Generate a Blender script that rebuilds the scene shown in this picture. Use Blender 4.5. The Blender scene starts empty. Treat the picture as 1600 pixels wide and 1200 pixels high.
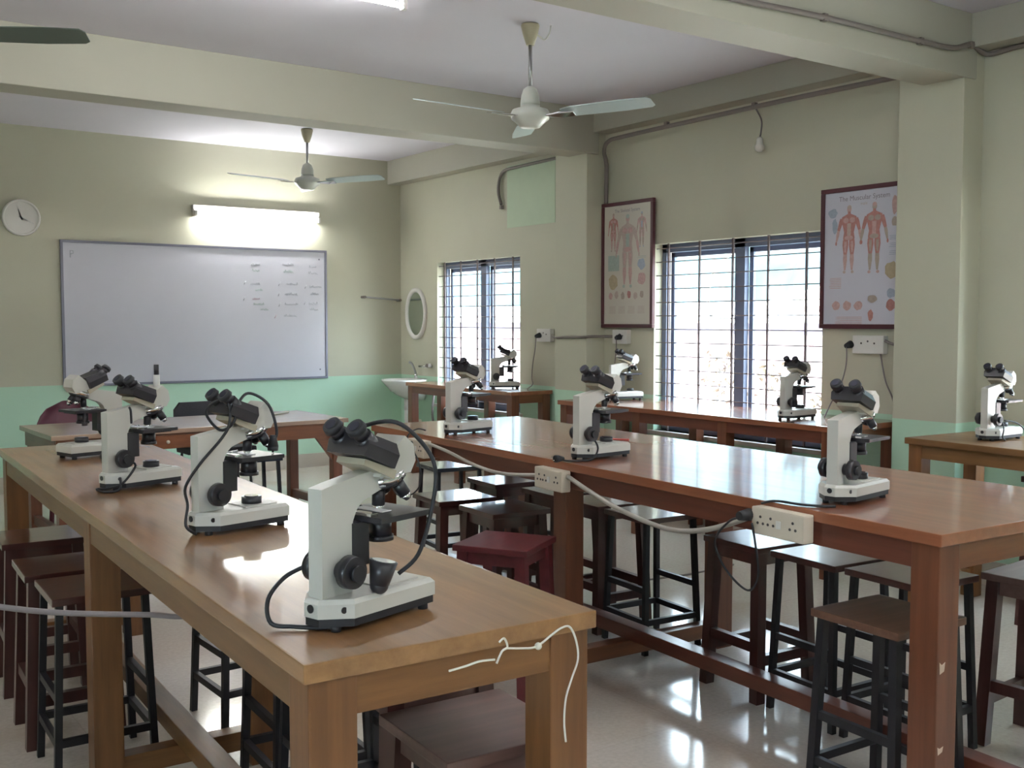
import bpy, bmesh, math, random
from mathutils import Vector, Matrix, Euler
random.seed(7)
S = bpy.context.scene
COL = S.collection
PI = math.pi
R = math.radians

# ------------------------------------------------------------------ camera
cam_data = bpy.data.cameras.new('camera')
cam_data.sensor_width = 36.0
cam_data.lens = 1653.6 / 1600 * 36.0
cam_data.clip_start = 0.05
cam_data.clip_end = 400
cam = bpy.data.objects.new('camera', cam_data)
cam.location = (0, 0, 1.46)
cam.rotation_euler = (R(90 - 3.429), 0, R(-35.457))
COL.objects.link(cam)
S.camera = cam

# ------------------------------------------------------------------ world, sun, exposure
S.view_settings.view_transform = 'Standard'
S.view_settings.look = 'None'
S.view_settings.gamma = 1.0
S.view_settings.use_curve_mapping = False
S.view_settings.exposure = 1.32

world = bpy.data.worlds.new('hazy_sky')
S.world = world
world.use_nodes = True
wn = world.node_tree
bg = wn.nodes['Background']
bg.inputs['Color'].default_value = (0.78, 0.90, 1.0, 1)
bg.inputs['Strength'].default_value = 9.0

sun_data = bpy.data.lights.new('sun', 'SUN')
sun_data.energy = 16.0
sun_data.angle = R(2)
sun_data.color = (1.0, 0.95, 0.88)
sun = bpy.data.objects.new('sun', sun_data)
sun.rotation_euler = Vector((0.55, 0.25, -0.85)).to_track_quat('-Z', 'Y').to_euler()
COL.objects.link(sun)

TUBE_STRENGTH = 58.0

# ------------------------------------------------------------------ materials
def new_mat(name):
    m = bpy.data.materials.new(name)
    m.use_nodes = True
    return m, m.node_tree, m.node_tree.nodes['Principled BSDF']

def plain(name, col, rough=0.5, metal=0.0, spec=0.5, var=0.0, scale=8.0, bump=0.0):
    m, t, b = new_mat(name)
    b.inputs['Roughness'].default_value = rough
    b.inputs['Metallic'].default_value = metal
    b.inputs['Specular IOR Level'].default_value = spec
    tc = t.nodes.new('ShaderNodeTexCoord')
    nz = t.nodes.new('ShaderNodeTexNoise')
    nz.inputs['Scale'].default_value = scale
    nz.inputs['Detail'].default_value = 4
    t.links.new(tc.outputs['Object'], nz.inputs['Vector'])
    mx = t.nodes.new('ShaderNodeMix'); mx.data_type = 'RGBA'
    a = [max(0, c * (1 - var)) for c in col]; c2 = [min(1, c * (1 + var)) for c in col]
    mx.inputs[6].default_value = (*a, 1); mx.inputs[7].default_value = (*c2, 1)
    t.links.new(nz.outputs['Fac'], mx.inputs[0])
    t.links.new(mx.outputs[2], b.inputs['Base Color'])
    if bump:
        bp = t.nodes.new('ShaderNodeBump'); bp.inputs['Strength'].default_value = bump
        bp.inputs['Distance'].default_value = 0.004
        t.links.new(nz.outputs['Fac'], bp.inputs['Height'])
        t.links.new(bp.outputs['Normal'], b.inputs['Normal'])
    return m

def wood(name, light, dark, axis=1, rough=0.28, grain=26.0, coat=0.3, crough=0.2):
    m, t, b = new_mat(name)
    tc = t.nodes.new('ShaderNodeTexCoord')
    mp = t.nodes.new('ShaderNodeMapping')
    sc = [grain, grain, grain]; sc[axis] = grain / 14.0
    mp.inputs['Scale'].default_value = sc
    t.links.new(tc.outputs['Object'], mp.inputs['Vector'])
    nz = t.nodes.new('ShaderNodeTexNoise'); nz.inputs['Scale'].default_value = 1.0
    nz.inputs['Detail'].default_value = 6; nz.inputs['Roughness'].default_value = 0.62
    t.links.new(mp.outputs['Vector'], nz.inputs['Vector'])
    n2 = t.nodes.new('ShaderNodeTexNoise'); n2.inputs['Scale'].default_value = 2.2; n2.inputs['Detail'].default_value = 3
    t.links.new(tc.outputs['Object'], n2.inputs['Vector'])
    r = t.nodes.new('ShaderNodeValToRGB')
    r.color_ramp.elements[0].position = 0.30; r.color_ramp.elements[0].color = (*dark, 1)
    r.color_ramp.elements[1].position = 0.68; r.color_ramp.elements[1].color = (*light, 1)
    t.links.new(nz.outputs['Fac'], r.inputs['Fac'])
    mx = t.nodes.new('ShaderNodeMix'); mx.data_type = 'RGBA'; mx.blend_type = 'MULTIPLY'
    mx.inputs[0].default_value = 0.35
    t.links.new(r.outputs['Color'], mx.inputs[6]); t.links.new(n2.outputs['Fac'], mx.inputs[7])
    t.links.new(mx.outputs[2], b.inputs['Base Color'])
    rr = t.nodes.new('ShaderNodeMapRange')
    rr.inputs['To Min'].default_value = rough * 0.8; rr.inputs['To Max'].default_value = rough * 1.35
    t.links.new(n2.outputs['Fac'], rr.inputs['Value']); t.links.new(rr.outputs['Result'], b.inputs['Roughness'])
    b.inputs['Coat Weight'].default_value = coat
    b.inputs['Coat Roughness'].default_value = crough
    b.inputs['Coat IOR'].default_value = 1.5
    bp = t.nodes.new('ShaderNodeBump'); bp.inputs['Strength'].default_value = 0.06; bp.inputs['Distance'].default_value = 0.002
    t.links.new(nz.outputs['Fac'], bp.inputs['Height']); t.links.new(bp.outputs['Normal'], b.inputs['Normal'])
    return m

def wall_paint(name, upper, lower, zline):
    """two tone emulsion: beige above, mint dado below the painted line, with faint stains"""
    m, t, b = new_mat(name)
    b.inputs['Roughness'].default_value = 0.62
    b.inputs['Specular IOR Level'].default_value = 0.3
    tc = t.nodes.new('ShaderNodeTexCoord')
    sx = t.nodes.new('ShaderNodeSeparateXYZ'); t.links.new(tc.outputs['Object'], sx.inputs[0])
    gt = t.nodes.new('ShaderNodeMath'); gt.operation = 'GREATER_THAN'; gt.inputs[1].default_value = zline
    t.links.new(sx.outputs['Z'], gt.inputs[0])
    mx = t.nodes.new('ShaderNodeMix'); mx.data_type = 'RGBA'
    mx.inputs[6].default_value = (*lower, 1); mx.inputs[7].default_value = (*upper, 1)
    t.links.new(gt.outputs[0], mx.inputs[0])
    nz = t.nodes.new('ShaderNodeTexNoise'); nz.inputs['Scale'].default_value = 1.6; nz.inputs['Detail'].default_value = 6
    t.links.new(tc.outputs['Object'], nz.inputs['Vector'])
    mr = t.nodes.new('ShaderNodeMapRange'); mr.inputs['To Min'].default_value = 0.90; mr.inputs['To Max'].default_value = 1.06
    t.links.new(nz.outputs['Fac'], mr.inputs['Value'])
    ml = t.nodes.new('ShaderNodeMix'); ml.data_type = 'RGBA'; ml.blend_type = 'MULTIPLY'; ml.inputs[0].default_value = 1
    t.links.new(mx.outputs[2], ml.inputs[6]); t.links.new(mr.outputs['Result'], ml.inputs[7])
    t.links.new(ml.outputs[2], b.inputs['Base Color'])
    return m

def floor_mat():
    m, t, b = new_mat('polished_mosaic_floor')
    tc = t.nodes.new('ShaderNodeTexCoord')
    br = t.nodes.new('ShaderNodeTexBrick')
    br.offset = 0.0
    br.inputs['Color1'].default_value = (0.58, 0.52, 0.455, 1)
    br.inputs['Color2'].default_value = (0.56, 0.50, 0.44, 1)
    br.inputs['Mortar'].default_value = (0.53, 0.47, 0.41, 1)
    br.inputs['Scale'].default_value = 1.0
    br.inputs['Mortar Size'].default_value = 0.003
    br.inputs['Brick Width'].default_value = 0.9; br.inputs['Row Height'].default_value = 0.9
    t.links.new(tc.outputs['Object'], br.inputs['Vector'])
    nz = t.nodes.new('ShaderNodeTexNoise'); nz.inputs['Scale'].default_value = 60; nz.inputs['Detail'].default_value = 5
    t.links.new(tc.outputs['Object'], nz.inputs['Vector'])
    n2 = t.nodes.new('ShaderNodeTexNoise'); n2.inputs['Scale'].default_value = 1.4; n2.inputs['Detail'].default_value = 5
    t.links.new(tc.outputs['Object'], n2.inputs['Vector'])
    mr = t.nodes.new('ShaderNodeMapRange'); mr.inputs['To Min'].default_value = 0.82; mr.inputs['To Max'].default_value = 1.14
    t.links.new(nz.outputs['Fac'], mr.inputs['Value'])
    ml = t.nodes.new('ShaderNodeMix'); ml.data_type = 'RGBA'; ml.blend_type = 'MULTIPLY'; ml.inputs[0].default_value = 1
    t.links.new(br.outputs['Color'], ml.inputs[6]); t.links.new(mr.outputs['Result'], ml.inputs[7])
    st = t.nodes.new('ShaderNodeMix'); st.data_type = 'RGBA'
    rp = t.nodes.new('ShaderNodeValToRGB'); rp.color_ramp.elements[0].position = 0.55; rp.color_ramp.elements[1].position = 0.75
    rp.color_ramp.elements[0].color = (0, 0, 0, 1); rp.color_ramp.elements[1].color = (0.45, 0.45, 0.45, 1)
    t.links.new(n2.outputs['Fac'], rp.inputs['Fac']); t.links.new(rp.outputs['Color'], st.inputs[0])
    st.inputs[7].default_value = (0.40, 0.28, 0.17, 1)
    t.links.new(ml.outputs[2], st.inputs[6])
    t.links.new(st.outputs[2], b.inputs['Base Color'])
    b.inputs['Roughness'].default_value = 0.11
    b.inputs['Specular IOR Level'].default_value = 0.6
    return m

def glass_mat():
    m = bpy.data.materials.new('window_glass'); m.use_nodes = True
    t = m.node_tree; t.nodes.clear()
    o = t.nodes.new('ShaderNodeOutputMaterial'); mx = t.nodes.new('ShaderNodeMixShader')
    tr = t.nodes.new('ShaderNodeBsdfTransparent'); gl = t.nodes.new('ShaderNodeBsdfGlossy')
    tr.inputs['Color'].default_value = (0.93, 0.97, 0.98, 1)
    gl.inputs['Roughness'].default_value = 0.03
    lw = t.nodes.new('ShaderNodeLayerWeight'); lw.inputs['Blend'].default_value = 0.5
    pw = t.nodes.new('ShaderNodeMath'); pw.operation = 'POWER'; pw.inputs[1].default_value = 4.0
    t.links.new(lw.outputs['Facing'], pw.inputs[0])
    fr = t.nodes.new('ShaderNodeMath'); fr.operation = 'MULTIPLY_ADD'; fr.inputs[1].default_value = 0.5; fr.inputs[2].default_value = 0.03
    t.links.new(pw.outputs[0], fr.inputs[0])
    t.links.new(fr.outputs[0], mx.inputs[0]); t.links.new(tr.outputs[0], mx.inputs[1]); t.links.new(gl.outputs[0], mx.inputs[2])
    t.links.new(mx.outputs[0], o.inputs['Surface'])
    return m

def emit(name, col, strength):
    m, t, b = new_mat(name)
    b.inputs['Base Color'].default_value = (*col, 1)
    b.inputs['Emission Color'].default_value = (*col, 1)
    b.inputs['Emission Strength'].default_value = strength
    return m

def foliage(name, c1, c2, scale):
    m, t, b = new_mat(name)
    b.inputs['Roughness'].default_value = 0.8
    tc = t.nodes.new('ShaderNodeTexCoord')
    nz = t.nodes.new('ShaderNodeTexNoise'); nz.inputs['Scale'].default_value = scale; nz.inputs['Detail'].default_value = 8
    t.links.new(tc.outputs['Object'], nz.inputs['Vector'])
    r = t.nodes.new('ShaderNodeValToRGB')
    r.color_ramp.elements[0].position = 0.38; r.color_ramp.elements[0].color = (*c1, 1)
    r.color_ramp.elements[1].position = 0.62; r.color_ramp.elements[1].color = (*c2, 1)
    t.links.new(nz.outputs['Fac'], r.inputs['Fac']); t.links.new(r.outputs['Color'], b.inputs['Base Color'])
    return m

WALL_UP = (0.525, 0.512, 0.40); MINT = (0.49, 0.71, 0.55)
M = {}
M['wall'] = wall_paint('two_tone_wall_paint', WALL_UP, MINT, 0.90)
M['beam'] = plain('beige_beam_paint', (0.40, 0.385, 0.315), 0.65, var=0.05, scale=2)
M['ceiling'] = plain('pale_ceiling_paint', (0.60, 0.575, 0.63), 0.75, var=0.04, scale=2)
M['skirt'] = plain('pinkish_skirting', (0.50, 0.44, 0.37), 0.35, var=0.08, scale=5)
M['floor'] = floor_mat()
M['glass'] = glass_mat()
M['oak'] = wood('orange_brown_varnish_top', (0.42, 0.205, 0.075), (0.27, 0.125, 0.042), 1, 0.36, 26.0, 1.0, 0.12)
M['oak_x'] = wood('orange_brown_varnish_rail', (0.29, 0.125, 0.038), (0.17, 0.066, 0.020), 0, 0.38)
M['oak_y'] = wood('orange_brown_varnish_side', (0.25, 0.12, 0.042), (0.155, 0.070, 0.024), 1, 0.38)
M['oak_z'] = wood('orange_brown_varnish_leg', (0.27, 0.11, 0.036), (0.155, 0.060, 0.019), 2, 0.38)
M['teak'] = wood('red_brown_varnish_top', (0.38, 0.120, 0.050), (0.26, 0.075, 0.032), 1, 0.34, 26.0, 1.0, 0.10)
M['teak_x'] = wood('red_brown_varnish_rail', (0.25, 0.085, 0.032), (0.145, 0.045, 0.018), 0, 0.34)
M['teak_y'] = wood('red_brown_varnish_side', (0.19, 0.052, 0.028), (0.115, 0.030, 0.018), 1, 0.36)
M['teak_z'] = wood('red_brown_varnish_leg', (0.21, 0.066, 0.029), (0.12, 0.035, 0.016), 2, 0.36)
M['desk'] = wood('pinkish_desk_top', (0.46, 0.30, 0.21), (0.36, 0.22, 0.15), 0, 0.36, 26.0, 1.0, 0.15)
M['stoolwood'] = wood('dark_stool_wood', (0.10, 0.026, 0.021), (0.055, 0.015, 0.013), 0, 0.3, 26.0, 1.0, 0.08)
M['stoolwood_z'] = wood('dark_stool_leg_wood', (0.085, 0.025, 0.020), (0.048, 0.014, 0.012), 2, 0.34)
M['stoolred'] = wood('maroon_stool_wood', (0.16, 0.020, 0.028), (0.10, 0.012, 0.018), 0, 0.34)
M['stoolbrown'] = wood('worn_brown_stool_top', (0.20, 0.095, 0.06), (0.11, 0.048, 0.03), 0, 0.34)
M['stoolgrey'] = wood('worn_greyish_stool_top', (0.19, 0.098, 0.082), (0.12, 0.060, 0.050), 0, 0.36)
M['blackmetal'] = plain('black_painted_metal', (0.010, 0.009, 0.013), 0.45, 0.0, var=0.2)
M['blackgloss'] = plain('glossy_black_seat', (0.03, 0.035, 0.05), 0.12, 0.0, 0.7)
M['white'] = plain('cream_enamel', (0.54, 0.525, 0.48), 0.34, var=0.03)
M['olive'] = plain('tan_plastic', (0.40, 0.36, 0.27), 0.4, var=0.05)
M['black'] = plain('black_enamel', (0.026, 0.024, 0.029), 0.32, var=0.2)
M['rubber'] = plain('black_rubber', (0.016, 0.016, 0.020), 0.55)
M['chrome'] = plain('chrome', (0.75, 0.75, 0.76), 0.12, 1.0)
M['steel'] = plain('brushed_steel', (0.45, 0.45, 0.45), 0.3, 1.0)
M['maroon'] = plain('maroon_plastic', (0.13, 0.035, 0.055), 0.42, var=0.05)
M['darkfabric'] = plain('black_mesh_fabric', (0.035, 0.033, 0.04), 0.8, var=0.3, scale=90)
M['board'] = plain('whiteboard_enamel', (0.56, 0.555, 0.615), 0.28, var=0.02)
M['boardframe'] = plain('grey_aluminium_frame', (0.20, 0.20, 0.25), 0.4, 0.5)
M['marker_dark'] = plain('grey_marker_ink', (0.42, 0.44, 0.48), 0.6)
M['marker_green'] = plain('green_marker_ink', (0.36, 0.46, 0.42), 0.6)
M['marker_red'] = plain('red_marker_ink', (0.52, 0.36, 0.42), 0.6)
M['clockwhite'] = plain('white_clock_face', (0.58, 0.62, 0.64), 0.4)
M['clockhand'] = plain('blue_grey_clock_hand', (0.28, 0.34, 0.40), 0.5)
M['plastic'] = plain('white_plastic', (0.68, 0.66, 0.62), 0.35)
M['ivory'] = plain('ivory_plastic', (0.62, 0.54, 0.44), 0.4, var=0.04)
M['socketmark'] = plain('dark_socket_holes', (0.06, 0.05, 0.05), 0.6)
M['greycable'] = plain('grey_cable_sheath', (0.36, 0.33, 0.29), 0.5)
M['darkcable'] = plain('dull_grey_cable', (0.20, 0.17, 0.17), 0.5)
M['conduit'] = plain('dusty_grey_conduit', (0.19, 0.16, 0.145), 0.55, var=0.15, scale=3)
M['fan'] = plain('cream_fan_enamel', (0.55, 0.56, 0.50), 0.3)
M['fanblade'] = plain('pale_blue_grey_fan_blade', (0.42, 0.50, 0.50), 0.3)
M['fandark'] = plain('dark_green_fan_blade', (0.10, 0.13, 0.11), 0.4)
M['brass'] = plain('old_ivory_canopy', (0.44, 0.40, 0.27), 0.4)
M['tube'] = emit('lit_fluorescent_tube', (0.96, 0.98, 0.97), TUBE_STRENGTH)
M['framered'] = plain('dark_red_picture_frame', (0.085, 0.022, 0.030), 0.4, var=0.1)
M['paperL'] = plain('cream_chart_paper', (0.56, 0.52, 0.45), 0.3)
M['paperR'] = plain('bluish_chart_paper', (0.56, 0.55, 0.62), 0.3)
M['inkred'] = plain('chart_muscle_red', (0.42, 0.19, 0.17), 0.5, var=0.3, scale=60)
M['inkpink'] = plain('chart_muscle_pink', (0.50, 0.32, 0.30), 0.5, var=0.3, scale=60)
M['inkbone'] = plain('chart_bone_brown', (0.38, 0.31, 0.26), 0.5, var=0.2, scale=60)
M['inkpale'] = plain('chart_pale_bone', (0.46, 0.36, 0.32), 0.5, var=0.2, scale=60)
M['inkgreen'] = plain('chart_grey_green', (0.36, 0.42, 0.38), 0.5, var=0.2, scale=60)
M['inkblue'] = plain('chart_slate_blue', (0.33, 0.37, 0.46), 0.5, var=0.2, scale=60)
M['inktan'] = plain('chart_tan', (0.42, 0.34, 0.22), 0.5, var=0.2, scale=60)
M['inktitle'] = plain('chart_title_ink', (0.20, 0.17, 0.20), 0.5)
M['mintpaper'] = plain('pale_mint_paper', (0.50, 0.60, 0.44), 0.7, var=0.05)
M['porcelain'] = plain('white_porcelain', (0.70, 0.70, 0.67), 0.15)
M['mirror'] = plain('mirror_glass', (0.62, 0.70, 0.66), 0.06, 1.0)
M['winframe'] = plain('blue_grey_window_paint', (0.15, 0.18, 0.27), 0.4, var=0.05)
M['grille'] = plain('grey_brown_grille_paint', (0.14, 0.11, 0.115), 0.5)
M['sill'] = plain('pale_sill_paint', (0.66, 0.64, 0.60), 0.5, var=0.04)
M['orange'] = plain('orange_red_felt', (0.42, 0.11, 0.05), 0.8)
M['pencil'] = plain('red_pencil_paint', (0.50, 0.10, 0.09), 0.4)
M['thread'] = plain('white_string', (0.70, 0.66, 0.58), 0.8)
M['paint_spot'] = plain('scraped_pale_wood', (0.55, 0.42, 0.34), 0.7)
M['extwall'] = plain('sunlit_pinkish_plaster', (0.60, 0.46, 0.49), 0.8, var=0.04, scale=1)
M['exteave_shade'] = plain('grey_lilac_eave_shade', (0.10, 0.085, 0.12), 0.8)
M['extroof'] = plain('pale_sheet_roof', (0.82, 0.80, 0.76), 0.6)
M['extcream'] = plain('cream_sheet_roof', (0.88, 0.84, 0.66), 0.6)
M['ground'] = plain('dry_pale_earth', (0.62, 0.55, 0.47), 0.9, var=0.1, scale=1)
M['hill'] = foliage('hazy_green_hillside', (0.008, 0.030, 0.036), (0.028, 0.060, 0.064), 0.35)
M['shrub'] = foliage('dusty_shrub_leaves', (0.06, 0.035, 0.03), (0.13, 0.10, 0.07), 6)
M['slide'] = plain('bright_glass_slide', (0.82, 0.84, 0.86), 0.08)
M['lens'] = plain('dark_glass_lens', (0.05, 0.05, 0.07), 0.05)

# ------------------------------------------------------------------ mesh helpers
class MB:
    def __init__(self):
        self.bm = bmesh.new(); self.mats = []
    def mi(self, m):
        if m not in self.mats: self.mats.append(m)
        return self.mats.index(m)
    def _fin(self, verts, mat, smooth=False):
        i = self.mi(mat); fs = set()
        for v in verts:
            for f in v.link_faces: fs.add(f)
        for f in fs:
            f.material_index = i; f.smooth = smooth
    def box(self, c, s, mat, rot=None, bevel=0.0):
        r = bmesh.ops.create_cube(self.bm, size=1.0)
        vs = r['verts']
        mtx = Matrix.Translation(c) @ (rot.to_matrix().to_4x4() if rot else Matrix()) @ Matrix.Diagonal((*s, 1))
        bmesh.ops.transform(self.bm, matrix=mtx, verts=vs)
        self._fin(vs, mat)
        if bevel > 0:
            es = set()
            for v in vs:
                for e in v.link_edges: es.add(e)
            r2 = bmesh.ops.bevel(self.bm, geom=list(es), offset=bevel, segments=2, affect='EDGES', profile=0.7)
            i = self.mi(mat)
            for f in r2['faces']: f.material_index = i
        return self
    def b2(self, lo, hi, mat, bevel=0.0):
        c = [(a + b) / 2 for a, b in zip(lo, hi)]; s = [abs(b - a) for a, b in zip(lo, hi)]
        return self.box(c, s, mat, None, bevel)
    def cone(self, p0, p1, r0, r1, mat, seg=20, smooth=True):
        p0 = Vector(p0); p1 = Vector(p1); d = p1 - p0; L = d.length
        r = bmesh.ops.create_cone(self.bm, cap_ends=True, cap_tris=False, segments=seg, radius1=r0, radius2=r1, depth=L)
        q = d.to_track_quat('Z', 'Y')
        mtx = Matrix.Translation((p0 + p1) / 2) @ q.to_matrix().to_4x4()
        bmesh.ops.transform(self.bm, matrix=mtx, verts=r['verts'])
        i = self.mi(mat); fs = set()
        for v in r['verts']:
            for f in v.link_faces: fs.add(f)
        for f in fs:
            f.material_index = i; f.smooth = smooth and len(f.verts) == 4
        return self
    def cyl(self, p0, p1, r, mat, seg=20):
        return self.cone(p0, p1, r, r, mat, seg)
    def ball(self, c, r, mat, scale=(1, 1, 1), seg=16, rings=10):
        q = bmesh.ops.create_uvsphere(self.bm, u_segments=seg, v_segments=rings, radius=r)
        bmesh.ops.transform(self.bm, matrix=Matrix.Translation(c) @ Matrix.Diagonal((*scale, 1)), verts=q['verts'])
        self._fin(q['verts'], mat, True); return self
    def lathe(self, prof, mat, seg=28, c=(0, 0, 0), axis='Z', scale=(1, 1, 1)):
        rings = []
        for (r, z) in prof:
            ring = []
            for k in range(seg):
                a = 2 * PI * k / seg
                v = Vector((r * math.cos(a) * scale[0], r * math.sin(a) * scale[1], z * scale[2]))
                if axis == 'X': v = Vector((v.z, v.x, v.y))
                if axis == 'Y': v = Vector((v.x, v.z, v.y))
                ring.append(self.bm.verts.new(v + Vector(c)))
            rings.append(ring)
        i = self.mi(mat)
        for a, b in zip(rings, rings[1:]):
            for k in range(seg):
                f = self.bm.faces.new((a[k], a[(k + 1) % seg], b[(k + 1) % seg], b[k])); f.material_index = i; f.smooth = True
        for ring, fl in ((rings[0], True), (rings[-1], False)):
            f = self.bm.faces.new(list(reversed(ring)) if fl else ring); f.material_index = i
        return self
    def prism(self, pts, axis, lo, hi, mat, smooth=False):
        """polygon pts extruded along axis ('x','y','z') from lo to hi"""
        def mk(p, t):
            if axis == 'z': return (p[0], p[1], t)
            if axis == 'y': return (p[0], t, p[1])
            return (t, p[0], p[1])
        a = [self.bm.verts.new(mk(p, lo)) for p in pts]; b = [self.bm.verts.new(mk(p, hi)) for p in pts]
        i = self.mi(mat); n = len(pts); fs = []
        fs.append(self.bm.faces.new(a)); fs.append(self.bm.faces.new(list(reversed(b))))
        for k in range(n):
            fs.append(self.bm.faces.new((a[k], b[k], b[(k + 1) % n], a[(k + 1) % n])))
        for f in fs: f.material_index = i
        bmesh.ops.recalc_face_normals(self.bm, faces=fs)
        return self
    def loft(self, A, B, mat):
        a = [self.bm.verts.new(p) for p in A]; b = [self.bm.verts.new(p) for p in B]
        i = self.mi(mat); n = len(A); fs = [self.bm.faces.new(a), self.bm.faces.new(list(reversed(b)))]
        for k in range(n): fs.append(self.bm.faces.new((a[k], b[k], b[(k + 1) % n], a[(k + 1) % n])))
        for f in fs: f.material_index = i
        bmesh.ops.recalc_face_normals(self.bm, faces=fs)
        return self
    def tube(self, pts, r, mat, seg=8, smooth=True, sub=6):
        P = [Vector(p) for p in pts]
        if smooth and len(P) > 2:
            Q = []
            for k in range(len(P) - 1):
                p0 = P[max(k - 1, 0)]; p1 = P[k]; p2 = P[k + 1]; p3 = P[min(k + 2, len(P) - 1)]
                for s in range(sub):
                    t = s / sub
                    Q.append(0.5 * ((2 * p1) + (-p0 + p2) * t + (2 * p0 - 5 * p1 + 4 * p2 - p3) * t * t + (-p0 + 3 * p1 - 3 * p2 + p3) * t ** 3))
            Q.append(P[-1]); P = Q
        rings = []; i = self.mi(mat); up = None
        for k, p in enumerate(P):
            d = (P[min(k + 1, len(P) - 1)] - P[max(k - 1, 0)])
            if d.length < 1e-9: d = Vector((0, 0, 1))
            d.normalize()
            if up is None:
                up = d.orthogonal().normalized()
            else:
                up = (up - d * up.dot(d))
                up = up.normalized() if up.length > 1e-6 else d.orthogonal().normalized()
            w = d.cross(up)
            rings.append([self.bm.verts.new(p + (up * math.cos(2 * PI * j / seg) + w * math.sin(2 * PI * j / seg)) * r) for j in range(seg)])
        for a, b in zip(rings, rings[1:]):
            for j in range(seg):
                f = self.bm.faces.new((a[j], a[(j + 1) % seg], b[(j + 1) % seg], b[j])); f.material_index = i; f.smooth = True
        for ring in (list(reversed(rings[0])), rings[-1]):
            f = self.bm.faces.new(ring); f.material_index = i
        return self
    def face(self, pts, mat):
        f = self.bm.faces.new([self.bm.verts.new(p) for p in pts]); f.material_index = self.mi(mat); return self
    def build(self, name, parent=None, loc=None, kind=None):
        me = bpy.data.meshes.new(name); self.bm.normal_update(); self.bm.to_mesh(me); self.bm.free()
        for m in self.mats: me.materials.append(m)
        o = bpy.data.objects.new(name, me); COL.objects.link(o)
        if parent is not None: o.parent = parent
        if loc is not None: o.location = loc
        if kind: o['kind'] = kind
        return o

def tag(o, label, cat, group=None):
    o['label'] = label; o['category'] = cat
    if group: o['group'] = group
    return o
def thing(name, label, cat, loc=(0, 0, 0), rz=0.0, group=None):
    o = bpy.data.objects.new(name, None); COL.objects.link(o)
    o.location = loc; o.rotation_euler = (0, 0, rz); o.empty_display_size = 0.1
    return tag(o, label, cat, group)
KIDS = {}
def children(o): return [c for c in bpy.data.objects if c.parent == o]
def dup(root, loc, rz, label, group=None):
    r = root.copy(); COL.objects.link(r); r.location = loc; r.rotation_euler = (0, 0, rz)
    r['label'] = label
    if group: r['group'] = group
    for ch in children(root):
        c = ch.copy(); COL.objects.link(c); c.parent = r
        for g in children(ch):
            d = g.copy(); COL.objects.link(d); d.parent = c
    return r
def struct(name, mb, parent=None):
    o = mb.build(name, parent)
    if parent is None: o['kind'] = 'structure'
    return o
def text_mesh(s, size, mat, bold=False):
    cu = bpy.data.curves.new('lettering', 'FONT'); cu.body = s; cu.size = size; cu.align_x = 'CENTER'; cu.align_y = 'CENTER'
    cu.resolution_u = 3
    if bold: cu.offset = size * 0.02
    ob = bpy.data.objects.new('lettering', cu); COL.objects.link(ob)
    dg = bpy.context.evaluated_depsgraph_get(); dg.update()
    me = bpy.data.meshes.new_from_object(ob.evaluated_get(dg))
    bpy.data.objects.remove(ob); bpy.data.curves.remove(cu)
    return me
def add_text(mb, s, size, mat, mtx):
    me = text_mesh(s, size, mat)
    n0 = len(mb.bm.verts); f0 = len(mb.bm.faces)
    mb.bm.from_mesh(me); mb.bm.verts.ensure_lookup_table(); mb.bm.faces.ensure_lookup_table()
    bmesh.ops.transform(mb.bm, matrix=mtx, verts=mb.bm.verts[n0:])
    i = mb.mi(mat)
    for f in mb.bm.faces[f0:]: f.material_index = i
    bpy.data.meshes.remove(me)

# ------------------------------------------------------------------ room shell
XL, XR, YF, YB, ZC = -2.2, 5.5, -3.2, 9.73, 3.10
PX = 5.31                      # inner face of the pillars
WIN = [(7.60, 9.00), (4.33, 5.88), (1.25, 2.90)]
ZS, ZT = 0.635, 2.03
struct('floor', MB().b2((XL - .2, YF - .2, -.12), (XR + .2, YB + .2, 0), M['floor']))
struct('ceiling', MB().b2((XL - 2.6, YF - .2, ZC), (XR + .75, YB + .2, ZC + .16), M['ceiling']))  # overhang beyond the walls is added to keep the sun out
struct('wall_back', MB().b2((XL - .2, YB, 0), (XR + .2, YB + .2, ZC), M['wall']))
struct('wall_front', MB().b2((XL - .2, YF - .2, 0), (XR + .2, YF, ZC), M['wall']))
def wall_with_windows(name, x0, x1, wins):
    mb = MB()
    mb.b2((x0, YF, 0), (x1, YB, ZS), M['wall']); mb.b2((x0, YF, ZT), (x1, YB, ZC), M['wall'])
    y = YF
    for a, b in sorted(wins):
        mb.b2((x0, y, ZS), (x1, a, ZT), M['wall']); y = b
    mb.b2((x0, y, ZS), (x1, YB, ZT), M['wall'])
    return struct(name, mb)
wall_with_windows('wall_right', XR, XR + .2, WIN)
FILL_WIN = [(-1.6, 0.2)]  # unseen left window, added to let in fill daylight
wall_with_windows('wall_left', XL - .2, XL, FILL_WIN)
mb = MB().b2((XL, YB - .012, 0), (XR, YB, .136), M['skirt']); struct('baseboard_back', mb)
mb = MB().b2((XR - .012, YF, 0), (XR, YB - .012, .136), M['skirt']); struct('baseboard_right', mb)
for y0, y1 in ((6.45, 6.85), (3.28, 3.68), (0.10, 0.50)):
    struct('pillar', MB().b2((PX, y0, 0), (XR, y1, ZC), M['wall'], .006))
for y0, y1 in ((6.42, 6.68), (3.27, 3.53), (0.10, 0.36), (-3.0, -2.74)):
    struct('beam', MB().b2((XL, y0, 2.76), (PX + .1, y1, ZC), M['beam'], .006))
for y0, y1, z in ((6.85, 9.73, 2.86), (3.68, 6.42, 2.92), (0.50, 3.27, 2.92)):
    struct('beam', MB().b2((5.35, y0, z), (XR, y1, ZC), M['beam'], .005))

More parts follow.
